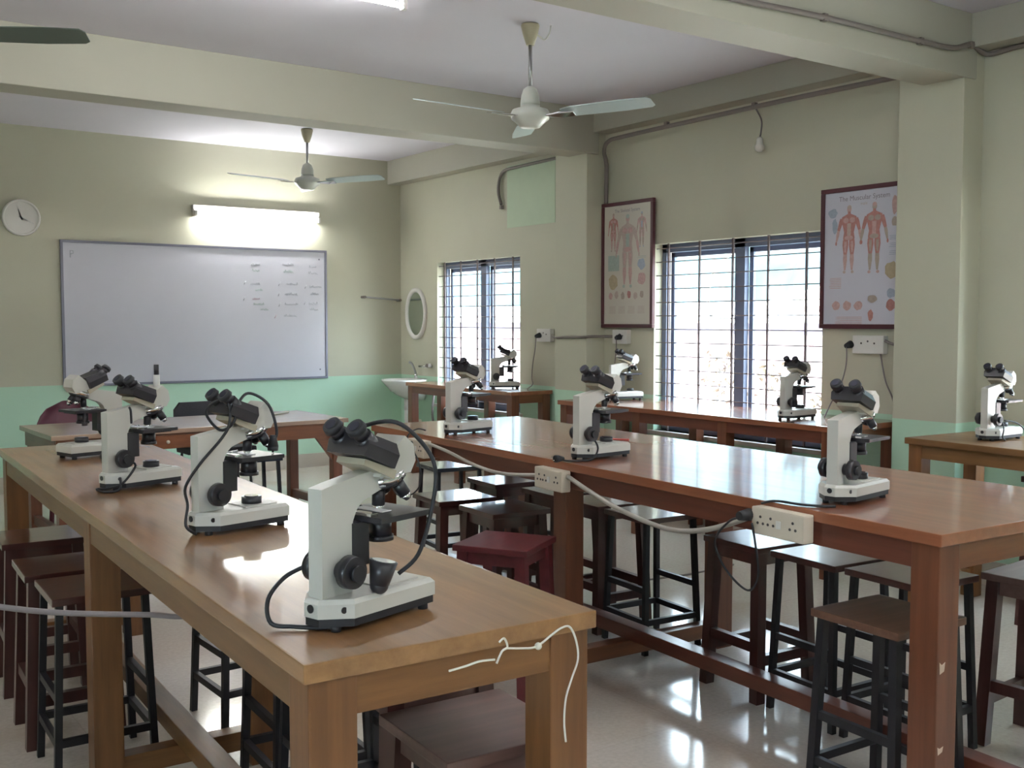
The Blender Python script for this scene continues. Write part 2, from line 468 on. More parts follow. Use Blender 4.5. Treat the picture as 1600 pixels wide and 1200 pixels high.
# windows: local x outward, y along the wall, z up
def window(name, loc, rz, w, nb, off, bracket=True):
    root = bpy.data.objects.new(name, None); COL.objects.link(root); root.location = loc; root.rotation_euler = (0, 0, rz)
    root['kind'] = 'structure'
    h = ZT - ZS; F = M['winframe']
    mb = MB()
    x0, x1 = .082, .125
    t = .045
    mb.b2((x0, 0, .03), (x1, t, h), F); mb.b2((x0, w - t, .03), (x1, w, h), F)
    mb.b2((x0, 0, h - .06), (x1, w, h), F); mb.b2((x0, 0, .0), (x1, w, .085), F)
    mb.b2((x0, w / 2 - .045, .03), (x1, w / 2 + .045, h), F)
    mb.build('window_frame', root)
    for a, b in ((t, w / 2 - .045), (w / 2 + .045, w - t)):
        mb = MB(); s = .036
        mb.b2((.130, a, .05), (.155, a + s, h - .06), F); mb.b2((.130, b - s, .05), (.155, b, h - .06), F)
        mb.b2((.130, a, .05), (.155, b, .05 + s), F); mb.b2((.130, a, h - .06 - s), (.155, b, h - .06), F)
        so = mb.build('sash', root)
        MB().b2((.140, a + s, .05 + s), (.144, b - s, h - .06 - s), M['glass']).build('glass_pane', so)
    mb = MB()
    for k in range(nb):
        y = off + k * (w / (nb - .12))
        if y < w - .02: mb.b2((.016, y - .007, 0), (.028, y + .007, h), M['grille'])
    z = .06
    while z < h - .02:
        mb.cyl((.022, 0, z), (.022, w, z), .0038, M['grille'], 6); z += .1
    mb.build('grille', root)
    MB().b2((-.03, -.04, -.03), (.2, w + .04, 0.0), M['sill'], .004).build('window_sill', root)
    if bracket:
        mb = MB()
        mb.tube([(.42, w - .42, h - .03), (.42, w - .18, h - .23)], .014, M['sill'], smooth=False)
        mb.tube([(.42, w - .17, h - .24), (.42, w - .15, .95), (.42, w - .17, .87), (.42, w - .24, .845), (.42, w - .5, .84)], .008, M['sill'])
        mb.tube([(.2, w - .42, h + .02), (.42, w - .42, h - .03)], .01, M['sill'], smooth=False)
        mb.build('shutter_bracket', root)
    return root
window('window_1', (XR, WIN[0][0], ZS), 0, WIN[0][1] - WIN[0][0], 5, .14)
window('window_2', (XR, WIN[1][0], ZS), 0, WIN[1][1] - WIN[1][0], 5, .15)
window('window_3', (XR, WIN[2][0], ZS), 0, WIN[2][1] - WIN[2][0], 5, .15, False)
for k, (a, b) in enumerate(FILL_WIN):
    window('window_%d' % (k + 4), (XL, b, ZS), PI, b - a, 6, .15, False)

# outside: yard, low building, hillside
def out(name, mb):
    o = mb.build(name); o['kind'] = 'structure'; return o
out('yard_ground', MB().b2((XR + .2, -60, -.5), (140, 120, -.3), M['ground']))
mb = MB(); mb.b2((14.5, -10, -.3), (20, 60, 1.22), M['extwall'])
for k in range(24):
    y = -8 + k * 2.8
    mb.b2((14.38, y, -.3), (14.5, y + .22, 1.22), M['extwall'])
mb.b2((14.1, -10.2, 1.22), (20, 60.2, 1.42), M['exteave_shade'])  # shadow below the roof edge, put in as a dark lilac band
mb.prism([(13.9, 1.42), (13.9, 1.48), (17.2, 1.86), (20.4, 1.48), (20.4, 1.42)], 'y', -10.4, 60.4, M['extroof'])
out('low_building', mb)
mb = MB(); mb.b2((15.2, 8.2, 1.2), (19, 12.9, 1.72), M['extwall'])
mb.prism([(14.9, 1.72), (14.9, 1.78), (17.2, 2.25), (19.4, 1.78), (19.4, 1.72)], 'y', 8.0, 13.1, M['extcream'])
out('cream_roofed_shed', mb)
bm = MB(); g = 70; mi = bm.mi(M['hill']); vv = []
for a in range(g):
    row = []
    for b_ in range(g):
        u = a / (g - 1); v = b_ / (g - 1)
        x = 30 + u * 85; y = -60 + v * 190
        z = -1.0 + 34 * (u ** .85) + random.uniform(-1, 1) * (1.1 + 1.0 * u)
        row.append(bm.bm.verts.new((x, y, z)))
    vv.append(row)
for a in range(g - 1):
    for b_ in range(g - 1):
        f = bm.bm.faces.new((vv[a][b_], vv[a][b_ + 1], vv[a + 1][b_ + 1], vv[a + 1][b_])); f.material_index = mi; f.smooth = True
out('wooded_hillside', bm)
def shrub(x, y, h, label):
    root = thing('shrub', label, 'shrub', (x, y, -.3), 0, 'shrubs in the yard outside the windows')
    mb = MB(); rnd = random.Random(int(x * 100 + y * 10))
    for k in range(240):
        a = rnd.uniform(0, 2 * PI); zz = rnd.uniform(.15, 1) * h; rr = rnd.uniform(.05, .42) * h * (1.1 - .6 * zz / h)
        c = Vector((rr * math.cos(a), rr * math.sin(a), zz)); s = rnd.uniform(.03, .06) * 1.3
        e = Euler((rnd.uniform(-1, 1), rnd.uniform(-1, 1), rnd.uniform(0, 6)))
        q = [c + e.to_matrix() @ Vector(p) * s for p in ((-1, 0, 0), (0, -.45, .1), (1, 0, 0), (0, .45, .1))]
        mb.face(q, M['shrub'])
    mb.build('foliage', root)
    mb = MB()
    for k in range(7):
        a = k * .9; mb.tube([(0, 0, 0), (.1 * h * math.cos(a), .1 * h * math.sin(a), .45 * h), (.22 * h * math.cos(a), .22 * h * math.sin(a), .85 * h)], .008, M['inkbone'], 5)
    mb.build('stem', root)
shrub(11.6, 10.9, 1.3, 'tall twiggy shrub seen left of the mullion in the larger window')
shrub(11.2, 9.6, 1.2, 'bushy shrub seen right of the mullion in the larger window')
shrub(11.0, 8.6, 0.8, 'low shrub behind the microscope on the window bench')

# ------------------------------------------------------------------ tables
def add_leg(parent, x, y, zt, w, mat, name='leg'):
    return MB().b2((x - w / 2, y - w / 2, 0), (x + w / 2, y + w / 2, zt), mat, .004).build(name, parent)
def lab_table(label, loc, rz, W, L, H, mats, mid=True, group=None, leg=.088, apron=.072, chips=False, rail=0.0):
    top, ax, ay, lz = mats
    t = thing('laboratory_table', label, 'table', loc, rz, group)
    MB().b2((-W / 2, -L / 2, H - .034), (W / 2, L / 2, H), top, .004).build('tabletop', t)
    e = .012; zt = H - .034
    for s in (-1, 1):
        MB().b2((s * (W / 2 - e - .015) - .011, -L / 2 + e + .03, zt - apron), (s * (W / 2 - e - .015) + .011, L / 2 - e - .03, zt), ay, .002).build('apron', t)
        MB().b2((-W / 2 + e + .03, s * (L / 2 - e - .015) - .011, zt - apron), (W / 2 - e - .03, s * (L / 2 - e - .015) + .011, zt), ax, .002).build('apron', t)
    ys = [-L / 2 + e + leg / 2, L / 2 - e - leg / 2]
    if mid: ys.insert(1, 0.0)
    xs = W / 2 - e - leg / 2
    for y in ys:
        for s in (-1, 1):
            lg = add_leg(t, s * xs, y, zt, leg, lz)
            if chips and s < 0 and y < 0 - L / 4:
                mb = MB()
                for (zz, hh) in ((.30, .02), (.52, .03)):
                    mb.prism([(-xs - .044 + .012, zz), (-xs - .044 + .03, zz + .006), (-xs - .044 + .034, zz + hh), (-xs - .044 + .02, zz + hh * .8), (-xs - .044 + .01, zz + hh * 1.1)], 'y', y - leg / 2 - .0008, y - leg / 2 + .002, M['paint_spot'])
                mb.build('scuff', lg)
        MB().b2((-xs + leg / 2, y - .03, .055), (xs - leg / 2, y + .03, .118), ax, .003).build('cross_stretcher', t)
    MB().b2((rail - .035, -L / 2 + e, .119), (rail + .035, L / 2 - e, .175), ay, .004).build('foot_rail', t)
    return t
OAK = (M['oak'], M['oak_x'], M['oak_y'], M['oak_z']); TEAK = (M['teak'], M['teak_x'], M['teak_y'], M['teak_z'])
TL_C, TL_R = (1.075, 3.31, 0), R(-2.3)
TR_C, TR_R = (3.062, 3.304, 0), R(-2.9)
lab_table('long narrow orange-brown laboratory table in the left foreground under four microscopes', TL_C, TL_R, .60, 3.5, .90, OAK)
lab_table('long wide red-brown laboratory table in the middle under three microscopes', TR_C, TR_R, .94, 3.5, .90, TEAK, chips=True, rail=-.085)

def bench(label, loc, rz, W, L, H, mats, ny=2):
    top, ax, ay, lz = mats
    t = thing('window_bench', label, 'bench table', loc, rz, None)
    MB().b2((-W / 2, -L / 2, H - .032), (W / 2, L / 2, H), top, .004).build('benchtop', t)
    e = .015; zt = H - .032; leg = .075
    for s in (-1,):
        MB().b2((s * (W / 2 - e - .015) - .011, -L / 2 + e + .03, zt - .068), (s * (W / 2 - e - .015) + .011, L / 2 - e - .03, zt), ay).build('apron', t)
    for s in (-1, 1):
        MB().b2((-W / 2 + e + .03, s * (L / 2 - e - .015) - .011, zt - .068), (W / 2 - e - .03, s * (L / 2 - e - .015) + .011, zt), ax).build('apron', t)
    for k in range(ny):
        y = -L / 2 + e + leg / 2 + k * (L - 2 * e - leg) / (ny - 1)
        for s in (-1, 1): add_leg(t, s * (W / 2 - e - leg / 2), y, zt, leg, lz)
        MB().b2((-W / 2 + e + leg, y - .02, .10), (W / 2 - e - leg, y + .02, .15), ax).build('cross_stretcher', t)
    return t
BH = .87
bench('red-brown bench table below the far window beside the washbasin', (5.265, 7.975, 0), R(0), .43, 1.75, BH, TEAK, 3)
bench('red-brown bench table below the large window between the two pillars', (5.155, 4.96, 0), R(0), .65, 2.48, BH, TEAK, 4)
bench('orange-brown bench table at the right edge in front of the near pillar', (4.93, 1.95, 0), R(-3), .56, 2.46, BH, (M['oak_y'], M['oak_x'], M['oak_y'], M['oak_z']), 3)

# teacher's desk by the whiteboard
t = thing('teacher_desk', 'wide pinkish-topped desk in front of the whiteboard', 'desk', (2.425, 7.26, 0), R(1.5))
W, L, H = 2.02, .84, .76
MB().b2((-W / 2, -L / 2, H - .03), (W / 2, L / 2, H), M['desk'], .004).build('desktop', t)
for s in (-1, 1):
    MB().b2((-W / 2 + .03, s * (L / 2 - .03) - .012, H - .13), (W / 2 - .03, s * (L / 2 - .03) + .012, H - .03), M['teak_x']).build('apron', t)
    MB().b2((s * (W / 2 - .04) - .012, -L / 2 + .04, H - .13), (s * (W / 2 - .04) + .012, L / 2 - .04, H - .03), M['teak_y']).build('apron', t)
    for q in (-1, 1): add_leg(t, s * (W / 2 - .075), q * (L / 2 - .06), H - .03, .07, M['teak_z'])
    MB().b2((s * (W / 2 - .075) - .02, -L / 2 + .095, .10), (s * (W / 2 - .075) + .02, L / 2 - .095, .16), M['teak_y']).build('side_stretcher', t)
    mb = MB(); x = s * (W / 2 - .11)
    mb.prism([(x, H - .13), (x - s * .13, H - .13), (x, H - .30)], 'y', -L / 2 + .04, -L / 2 + .07, M['teak_x']); mb.build('knee_brace', t)
mb = MB().b2((-.55, -L / 2 + .003, H - .125), (-.05, -L / 2 + .017, H - .04), M['teak_x'], .002); dr = mb.build('drawer', t)
mb = MB().ball((-.30, -L / 2 - .006, H - .083), .012, M['ivory']); k = mb.build('knob', dr); k['label'] = 'pale round knob'
tag(MB().tube([(2.995, 7.31, .767), (3.12, 7.39, .767), (3.22, 7.45, .769), (3.245, 7.465, .772)], .007, M['olive'], 8).build('pointer_stick'), 'short brown pointer stick lying on the desk before the whiteboard', 'stick')

# ------------------------------------------------------------------ stools
def stool(kind, label, group=None):
    """four splayed legs, rungs, square seat; 'wood' has thick legs, 'metal' thin black legs"""
    t = thing('stool', label, 'stool', (0, 0, 0), 0, group)
    H, w = .60, .31
    if kind == 'metal':
        seatm, legm, lw, spl = M['stoolwood'], M['blackmetal'], .022, .020
    elif kind == 'brown':
        seatm, legm, lw, spl = M['stoolbrown'], M['blackmetal'], .026, .022
    elif kind == 'black':
        seatm, legm, lw, spl = M['blackgloss'], M['blackmetal'], .020, .020
    elif kind == 'red':
        seatm, legm, lw, spl = M['stoolred'], M['stoolred'], .042, .022
    elif kind == 'grey':
        seatm, legm, lw, spl = M['stoolgrey'], M['stoolwood_z'], .042, .022
    else:
        seatm, legm, lw, spl = M['stoolwood'], M['stoolwood_z'], .042, .022
    th = .024
    MB().b2((-w / 2, -w / 2, H - th), (w / 2, w / 2, H), seatm, .004).build('seat', t)
    a = w / 2 - .014 - lw / 2
    if kind in ('wood', 'red', 'grey'):
        mb = MB(); ap = .05
        for s in (-1, 1):
            mb.b2((s * a - .009, -a, H - th - ap), (s * a + .009, a, H - th), seatm)
            mb.b2((-a, s * a - .009, H - th - ap), (a, s * a + .009, H - th), seatm)
        mb.build('apron', t)
    zt = H - th
    def lp(sx, sy, z):
        k = (1 - z / zt) * spl; return Vector((sx * (a + k), sy * (a + k), z))
    for sx in (-1, 1):
        for sy in (-1, 1):
            mb = MB(); h = lw / 2; B = lp(sx, sy, 0); T = lp(sx, sy, zt)
            sq = ((-h, -h), (h, -h), (h, h), (-h, h))
            mb.loft([(B.x + p, B.y + q, 0) for p, q in sq], [(T.x + p, T.y + q, zt) for p, q in sq], legm)
            mb.build('leg', t)
    rw = .018 if kind in ('metal', 'black', 'brown') else .028
    for z, dirs in (((.14, 'xy'), (.28, 'y')) if kind in ('metal', 'black', 'brown') else ((.16, 'x'), (.21, 'y'))):
        for s in (-1, 1):
            for ax in dirs:
                A = lp(-1, s, z) if ax == 'x' else lp(s, -1, z); B = lp(1, s, z) if ax == 'x' else lp(s, 1, z)
                mb = MB()
                if ax == 'x': mb.b2((A.x, A.y - rw / 2, z - rw * .7), (B.x, A.y + rw / 2, z + rw * .7), legm)
                else: mb.b2((A.x - rw / 2, A.y, z - rw * .7), (A.x + rw / 2, B.y, z + rw * .7), legm)
                mb.build('rung', t)
    return t
PROTO = {}
def put_stool(kind, x, y, rz, label, group):
    if kind not in PROTO:
        o = stool(kind, label, group); o.location = (x, y, 0); o.rotation_euler = (0, 0, R(rz)); PROTO[kind] = o
    else:
        o = dup(PROTO[kind], (x, y, 0), R(rz), label, group)
    return o
GR = 'stools around the middle table'; GL = 'stools under the left table'
SR = [
 ('wood', 2.775, 4.39, -6, 'dark wooden stool with a glaring seat, just beyond the small maroon stool'),
 ('wood', 2.79, 3.98, -3, 'dark wooden stool with a table leg mirrored in its shiny seat'),
 ('red', 2.360, 3.36, 31, 'all-maroon wooden stool standing askew in front of the middle table leg'),
 ('wood', 3.325, 4.22, -4, 'dark wooden stool right behind the middle leg of the wide table'),
 ('wood', 3.30, 3.86, -4, 'dark wooden stool left behind the slim black-legged one under the wide table'),
 ('metal', 3.27, 3.50, -5, 'slim black-legged stool under the sagging cable of the wide table'),
 ('wood', 3.215, 2.82, -4, 'dark thick-legged stool with window glare on its seat under the nearer socket strip'),
 ('metal', 3.21, 2.47, -4, 'black-legged stool with a pale reflection below the right-hand socket strip'),
 ('metal', 3.20, 2.13, -4, 'black-legged stool with a dull seat behind the front brown stool'),
 ('brown', 2.69, 1.865, -3, 'worn brown-topped stool on black legs behind the front table leg'),
 ('grey', 3.55, 1.84, 3, 'broad dark stool right of the front table leg at the image edge'),
 ('wood', 3.29, 4.68, -4, 'dark wooden stool under the far end of the wide table, third beyond the middle leg'),
 ('black', 3.36, 5.36, -8, 'small black metal stool past the far end of the wide table'),
 ('black', 3.84, 5.12, 6, 'small black metal stool with a blue glint on its seat'),
 ('black', 2.53, 6.42, -2, 'black metal stool with a white glare on top, before the desk'),
 ('wood', 5.04, 2.52, 0, 'dark stool tucked below the right-hand bench table'),
]
for s in SR:
    o = put_stool(*s, GR)
    if s[1] == 5.04: o.scale.z = 1.2
SL = [
 ('wood', .90, 4.55, -4, 'farthest stool under the left table, between its far and middle legs'),
 ('wood', .865, 3.96, -3, 'dark stool beside the middle leg of the left table'),
 ('metal', .87, 3.59, -2, 'black-legged stool half hidden behind the middle leg of the left table'),
 ('metal', 1.44, 3.72, 2, 'black-legged stool on the inner side of the left table behind its middle leg'),
 ('metal', 1.34, 2.98, -3, 'black-legged stool deep under the left table, third behind the front stool'),
 ('metal', 1.31, 2.62, -3, 'black-legged stool deep under the left table, second behind the front stool'),
 ('grey', 1.275, 2.205, -2, 'grey-brown stool right behind the front stool under the left table'),
 ('grey', 1.225, 1.855, -3, 'front grey-brown stool under the near end of the left table'),
]
for s in SL:
    o = put_stool(*s, GL)
    if s[2] == 2.205: o.scale.z = 1.05

# ------------------------------------------------------------------ microscopes
def microscope(label, variant=''):
    t = thing('microscope', label, 'microscope')
    Wm, Bk = M['white'], M['black']
    # base
    pl = [(0, -.030), (-.012, -.018), (-.012, .018), (0, .030), (.035, .064), (.25, .064), (.25, -.064), (.035, -.064)]
    mb = MB()
    def inset(p, d): return [(x * (1 - d) + .11 * d, y * (1 - d * 2)) for x, y in p]
    mb.loft([(x, y, .026) for x, y in pl], [(x, y, .052) for x, y in pl], Wm)
    ip = inset(pl, .05)
    mb.loft([(x, y, .052) for x, y in pl], [(x, y, .060) for x, y in ip], Wm)
    mb.box((.175, 0, .060), (.10, .086, .006), Wm, None, .002)
    base = mb.build('base', t)
    MB().cyl((-.0125, 0, .043), (-.0145, 0, .043), .008, Bk, 12).build('fuse_cap', base)
    MB().cyl((.02, -.051, .042), (.02, -.0535, .042), .006, Bk, 12).build('power_switch', base)
    mb = MB(); ip = inset(pl, .02)
    mb.prism(ip, 'z', .011, .026, M['rubber'])
    bp = mb.build('base_plate', t)
    for x, y in ((.02, -.03), (.02, .03), (.23, -.05), (.23, .05)):
        MB().cyl((x, y, 0), (x, y, .012), .010, M['rubber'], 12).build('foot', bp)
    # arm
    pr = [(0, .055), (0, .258), (.03, .264), (.11, .277), (.155, .282), (.165, .268), (.160, .244), (.125, .233), (.100, .224), (.085, .210), (.076, .190), (.073, .055)]
    arm = MB().prism(pr, 'y', -.018, .018, Wm).build('arm', t)
    # nosepiece and objectives
    mb = MB(); ax = Vector((.30, 0, -.95)).normalized(); c0 = Vector((.176, 0, .267))
    mb.cone(c0 + ax * -.004, c0 + ax * .012, .041, .041, M['chrome'], 24)
    mb.cone(c0 + ax * .012, c0 + ax * .022, .041, .030, Bk, 24)
    nose = mb.build('nosepiece', t)
    for ang, L in ((180, .047), (60, .036), (-60, .042), (0, .033)):
        a = R(ang); e1 = Vector((.95, 0, .30)); e2 = Vector((0, 1, 0))
        o_ = c0 + ax * .02 + (e1 * math.cos(a) + e2 * math.sin(a)) * .021
        d = (ax + (e1 * math.cos(a) + e2 * math.sin(a)) * .38).normalized()
        mb = MB(); mb.cyl(o_, o_ + d * L * .72, .0125, Bk, 14); mb.cone(o_ + d * L * .72, o_ + d * L, .0115, .006, M['chrome'], 14)
        mb.build('objective', nose)
    # head
    mb = MB()
    mb.prism([(.128, .268), (.212, .268), (.226, .290), (.220, .322), (.197, .340), (.145, .298)], 'y', -.037, .037, Wm)
    mb.cyl((.176, 0, .262), (.176, 0, .275), .034, Wm, 20)
    head = mb.build('prism_housing', t)
    d = Vector((-.50, 0, .20)).normalized(); n = Vector((.20, 0, .50)).normalized()
    c = Vector((.161, 0, .303))
    mb = MB(); A = []; B = []
    for (yy, nn) in ((-.052, -.022), (.052, -.022), (.056, .004), (.040, .026), (-.040, .026), (-.056, .004)):
        A.append(c + Vector((0, yy, 0)) + n * nn)
        B.append(c + d * .084 + Vector((0, yy * .96, 0)) + n * (nn * .92))
    mb.loft(A, B, Bk)
    binoc = mb.build('binocular_body', t)
    mb = MB(); A = []; B = []
    for (yy, nn) in ((-.046, -.040), (.046, -.040), (.046, -.0225), (-.046, -.0225)):
        A.append(c + Vector((0, yy, 0)) + n * nn + d * -.012); B.append(c + d * .066 + Vector((0, yy * .8, 0)) + n * (nn * .66 - .008))
    mb.loft(A, B, M['olive']); mb.build('underside_cover', binoc)
    d2 = Vector((-.62, 0, .60)).normalized()
    for s in (-1, 1):
        mb = MB(); o_ = c + d * .056 + Vector((0, s * .031, 0)) + n * .004
        mb.cyl(o_, o_ + d2 * .030, .0185, Bk, 18); mb.cyl(o_ + d2 * .030, o_ + d2 * .046, .0150, Bk, 18)
        mb.cone(o_ + d2 * .046, o_ + d2 * .058, .0195, .0175, M['rubber'], 18)
        ey = mb.build('eyepiece', t)
        MB().cyl(o_ + d2 * .0582, o_ + d2 * .0595, .0110, M['lens'], 16).build('lens', ey)
    if variant == 'phototube':
        mb = MB(); mb.cyl((.20, 0, .31), (.20, 0, .375), .011, M['plastic'], 14); ph = mb.build('phototube', t)
        MB().cyl((.20, 0, .375), (.20, 0, .410), .0085, Bk, 14).build('cap', ph)
    # stage
    mb = MB(); mb.box((.165, 0, .192), (.135, .140, .011), Bk, None, .002); mb.box((.165, 0, .185), (.11, .10, .006), Bk)
    stg = mb.build('stage', t)
    mb = MB(); mb.box((.155, .01, .199), (.026, .076, .0016), M['slide']); mb.build('glass_slide', stg)
    mb = MB(); mb.tube([(.10, -.035, .2), (.105, .02, .202), (.135, .045, .201), (.16, .045, .201)], .003, M['chrome'], 6); mb.box((.105, -.02, .201), (.02, .05, .006), M['chrome'], None, .001)
    mb.build('slide_holder', stg)
    mb = MB(); mb.cyl((.19, .062, .186), (.19, .062, .135), .007, Bk, 12); mb.cyl((.19, .062, .150), (.19, .062, .135), .011, Bk, 12); mb.build('stage_control', stg)
    mb = MB(); mb.b2((.073, -.021, .105), (.115, .021, .187), Bk, .002); mb.build('stage_bracket', t)
    mb = MB(); mb.cyl((.165, 0, .150), (.165, 0, .183), .022, Bk, 20); mb.cyl((.165, 0, .140), (.165, 0, .150), .026, Bk, 20); mb.build('condenser', t)
    # focus knobs
    for s in (-1, 1):
        mb = MB()
        mb.cyl((.045, s * .018, .105), (.045, s * .036, .105), .018, Bk, 18)
        mb.cone((.045, s * .036, .105), (.045, s * .056, .105), .031, .029, Bk, 26)
        kn = mb.build('coarse_focus_knob', t)
        MB().cyl((.045, s * .056, .105), (.045, s * .066, .105), .015, M['rubber'], 18).build('fine_focus_knob', kn)
    # light source
    if variant == 'lamp':
        mb = MB(); a = Vector((.106, -.055, .072)); dd = Vector((.10, -.05, .55)).normalized()
        mb.cone(a, a + dd * .045, .018, .027, Bk, 22); mb.ball(a, .018, Bk)
        lm = mb.build('lamp_housing', t)
        MB().cyl(a + dd * .0452, a + dd * .046, .022, M['slide'], 18).build('lens', lm)
    else:
        mb = MB(); mb.cyl((.172, 0, .060), (.172, 0, .082), .027, Bk, 24)
        il = mb.build('illuminator', t)
        MB().cyl((.172, 0, .0822), (.172, 0, .0836), .019, M['lens'], 20).build('lens', il)
    return t
def cord(t, paths, r=.0034, plug=None):
    for p in paths: c = MB().tube([(a, b, z - .028 if z > .27 else z) for a, b, z in p], r, M['rubber'], 7).build('power_cord', t)
    if plug:
        p, d = Vector(plug[0]), Vector(plug[1]).normalized()
        mb = MB(); mb.cone(p, p + d * .030, .008, .015, M['rubber'], 12); mb.cone(p + d * .030, p + d * .042, .015, .014, M['rubber'], 12)
        for s in (-1, 1):
            w = d.orthogonal().normalized() * s * .007
            mb.cyl(p + d * .042 + w, p + d * .056 + w, .0022, M['chrome'], 6)
        mb.build('plug', c)
    return c
MG = 'microscopes on the tables'
TZ = .90
# label, (x, y, z), yaw, variant
SC = [
 ('nearest microscope on the left table, with a black cord arching over its head', (.804, 1.739, TZ), 17, 'lamp'),
 ('second microscope from the front on the left table, cord wound round its eyepieces', (.917, 2.716, TZ), 12, ''),
 ('third microscope on the left table, with an upright black-capped tube on its head', (.916, 3.594, TZ), 17, 'phototube'),
 ('farthest microscope on the left table, facing the other way with eyepieces to the right', (1.235, 4.585, TZ), 194, ''),
 ('nearest microscope on the wide middle table, by the socket strip', (2.653, 2.044, TZ), 9, ''),
 ('microscope halfway along the middle table with its loose black plug beside it', (2.667, 3.301, TZ), 5, ''),
 ('farthest microscope on the middle table, partly before the far window', (2.745, 4.395, TZ), 12, ''),
 ('small microscope on the far window bench against the bright panes', (5.20, 7.62, BH), -30, ''),
 ('microscope on the large window bench beside the framed skeleton chart', (5.17, 6.00, BH), -14, ''),
 ('silhouetted microscope on the large window bench in front of the glass', (4.95, 4.18, BH), 3, ''),
 ('bluish-lit microscope on the bench table at the right edge', (4.895, 2.875, BH), 1, ''),
]
protoM = None; SCO = []
for lab, loc, yaw, var in SC:
    if var or protoM is None and var == '':
        o = microscope(lab, var); o.location = loc; o.rotation_euler = (0, 0, R(yaw)); o['group'] = MG
        if var == '' and protoM is None: protoM = o
    else:
        o = dup(protoM, loc, R(yaw), lab, MG)
    SCO.append(o)
cord(SCO[0], [[(.10, .03, .362), (.13, .01, .388), (.17, -.04, .396), (.21, -.075, .35), (.225, -.09, .27), (.215, -.085, .19), (.18, -.085, .12), (.150, -.062, .085)],
              [(.03, .060, .105), (.0, .085, .085), (-.035, .09, .05), (-.045, .07, .012), (-.02, .035, .006), (.0, .0, .006), (.03, -.035, .006)]], .0042)
cord(SCO[1], [[(-.01, -.02, .005), (-.035, -.012, .03), (-.022, .0, .08), (-.03, -.005, .13), (.0, -.028, .19), (.055, -.04, .25), (.075, -.05, .32), (.08, -.035, .375), (.06, .0, .372), (.05, .02, .34), (.065, -.02, .30), (.09, -.045, .32), (.12, -.03, .375), (.16, -.02, .392), (.20, -.045, .36), (.215, -.06, .29), (.205, -.058, .23)]], .0040, ((.205, -.058, .25), (-.05, 0, -1)))
cord(SCO[2], [[(.02, -.055, .046), (.0, -.08, .012), (-.03, -.05, .005), (-.02, .02, .006), (-.01, -.03, .012), (.015, -.075, .03), (.06, -.075, .075), (.07, -.06, .09)],
              [(.075, -.03, .30), (.07, -.045, .26), (.075, -.04, .22)]], .0040)
cord(SCO[5], [[(.06, -.035, .09), (.055, -.07, .05), (.02, -.075, .01), (-.03, -.06, .005), (-.075, -.03, .006), (-.095, -.02, .010)]], .0038, ((-.09, -.022, .015), (-1, .1, .05)))
cord(SCO[10], [[(.06, -.06, .10), (.05, -.075, .06), (.05, -.07, .02), (.06, -.08, .0045)], [(.08, -.06, .10), (.14, -.08, .09), (.19, -.085, .07), (.24, -.09, .03), (.27, -.09, .005)]], .0034)

# ------------------------------------------------------------------ wall things: whiteboard, clock, tube lights, rail, mirror, paper
wb = thing('whiteboard', 'large whiteboard with faint handwriting at its upper right', 'whiteboard', (3.395, YB, 1.52))
w, h = 2.48, 1.25
MB().b2((-w / 2, -.018, -h / 2), (w / 2, -.001, h / 2), M['board']).build('writing_surface', wb)
mb = MB(); f = .022
mb.b2((-w / 2 - f / 2, -.028, h / 2 - f / 2), (w / 2 + f / 2, -.0005, h / 2 + f / 2), M['boardframe'], .003); mb.b2((-w / 2 - f / 2, -.028, -h / 2 - f / 2), (w / 2 + f / 2, -.0005, -h / 2 + f / 2), M['boardframe'], .003)
mb.b2((-w / 2 - f / 2, -.028, -h / 2), (-w / 2 + f / 2, -.0005, h / 2), M['boardframe'], .003); mb.b2((w / 2 - f / 2, -.028, -h / 2), (w / 2 + f / 2, -.0005, h / 2), M['boardframe'], .003)
mb.build('frame', wb)
mb = MB(); rs = random.Random(3)
def scribble(x, z, n, mat, hgt=.024):
    """a handwritten word: a connected wavy pen stroke lying on the board"""
    px = x
    for k in range(n):
        wdt = rs.uniform(.012, .02); zz = z + rs.uniform(-.004, .004)
        up = hgt * rs.choice((.6, .6, 1.0)); pts = [(px, -.0188, zz), (px + wdt * .3, -.0188, zz + up), (px + wdt * .7, -.0188, zz + up * .2), (px + wdt, -.0188, zz)]
        mb.tube(pts, .0019, mat, 4, True, 3); px += wdt
def tick(x, z, mat): mb.tube([(x, -.0188, z - .014), (x + .018, -.0188, z + .020)], .0035, mat, 4, False)
ox, oz = 3.395, 1.52
words = [(3.86, 1.985, 6, 'd'), (3.87, 1.93, 5, 'g'), (4.18, 1.995, 7, 'd'), (4.19, 1.927, 6, 'g'), (4.46, 1.984, 5, 'd'), (4.45, 1.921, 6, 'd'),
 (3.85, 1.80, 6, 'd'), (3.90, 1.745, 5, 'g'), (4.22, 1.809, 8, 'd'), (4.46, 1.785, 8, 'd'), (4.47, 1.715, 6, 'd'), (4.20, 1.709, 8, 'd'), (3.87, 1.66, 5, 'r'), (3.88, 1.61, 7, 'g'), (3.95, 1.56, 5, 'g'),
 (4.20, 1.612, 9, 'd'), (4.45, 1.62, 6, 'd'), (4.46, 1.561, 6, 'd'), (4.19, 1.497, 8, 'd')]
mk = {'d': M['marker_dark'], 'g': M['marker_green'], 'r': M['marker_red']}
for x, z, n, c in words: scribble(x - ox, z - oz, n, mk[c])
for x, z in ((3.787, 1.818), (3.778, 1.666), (4.135, 1.812), (4.13, 1.713), (4.135, 1.612), (4.41, 1.79), (4.40, 1.63), (4.09, 1.497)): tick(x - ox, z - oz, mk['d'] if z > 1.5 else mk['r'])
x, z = 2.225 - ox, 2.035 - oz
mb.tube([(x, -.0188, z - .03), (x, -.0188, z + .03), (x + .025, -.0188, z + .03), (x + .028, -.0188, z + .008), (x, -.0188, z)], .004, M['marker_dark'], 4, False)
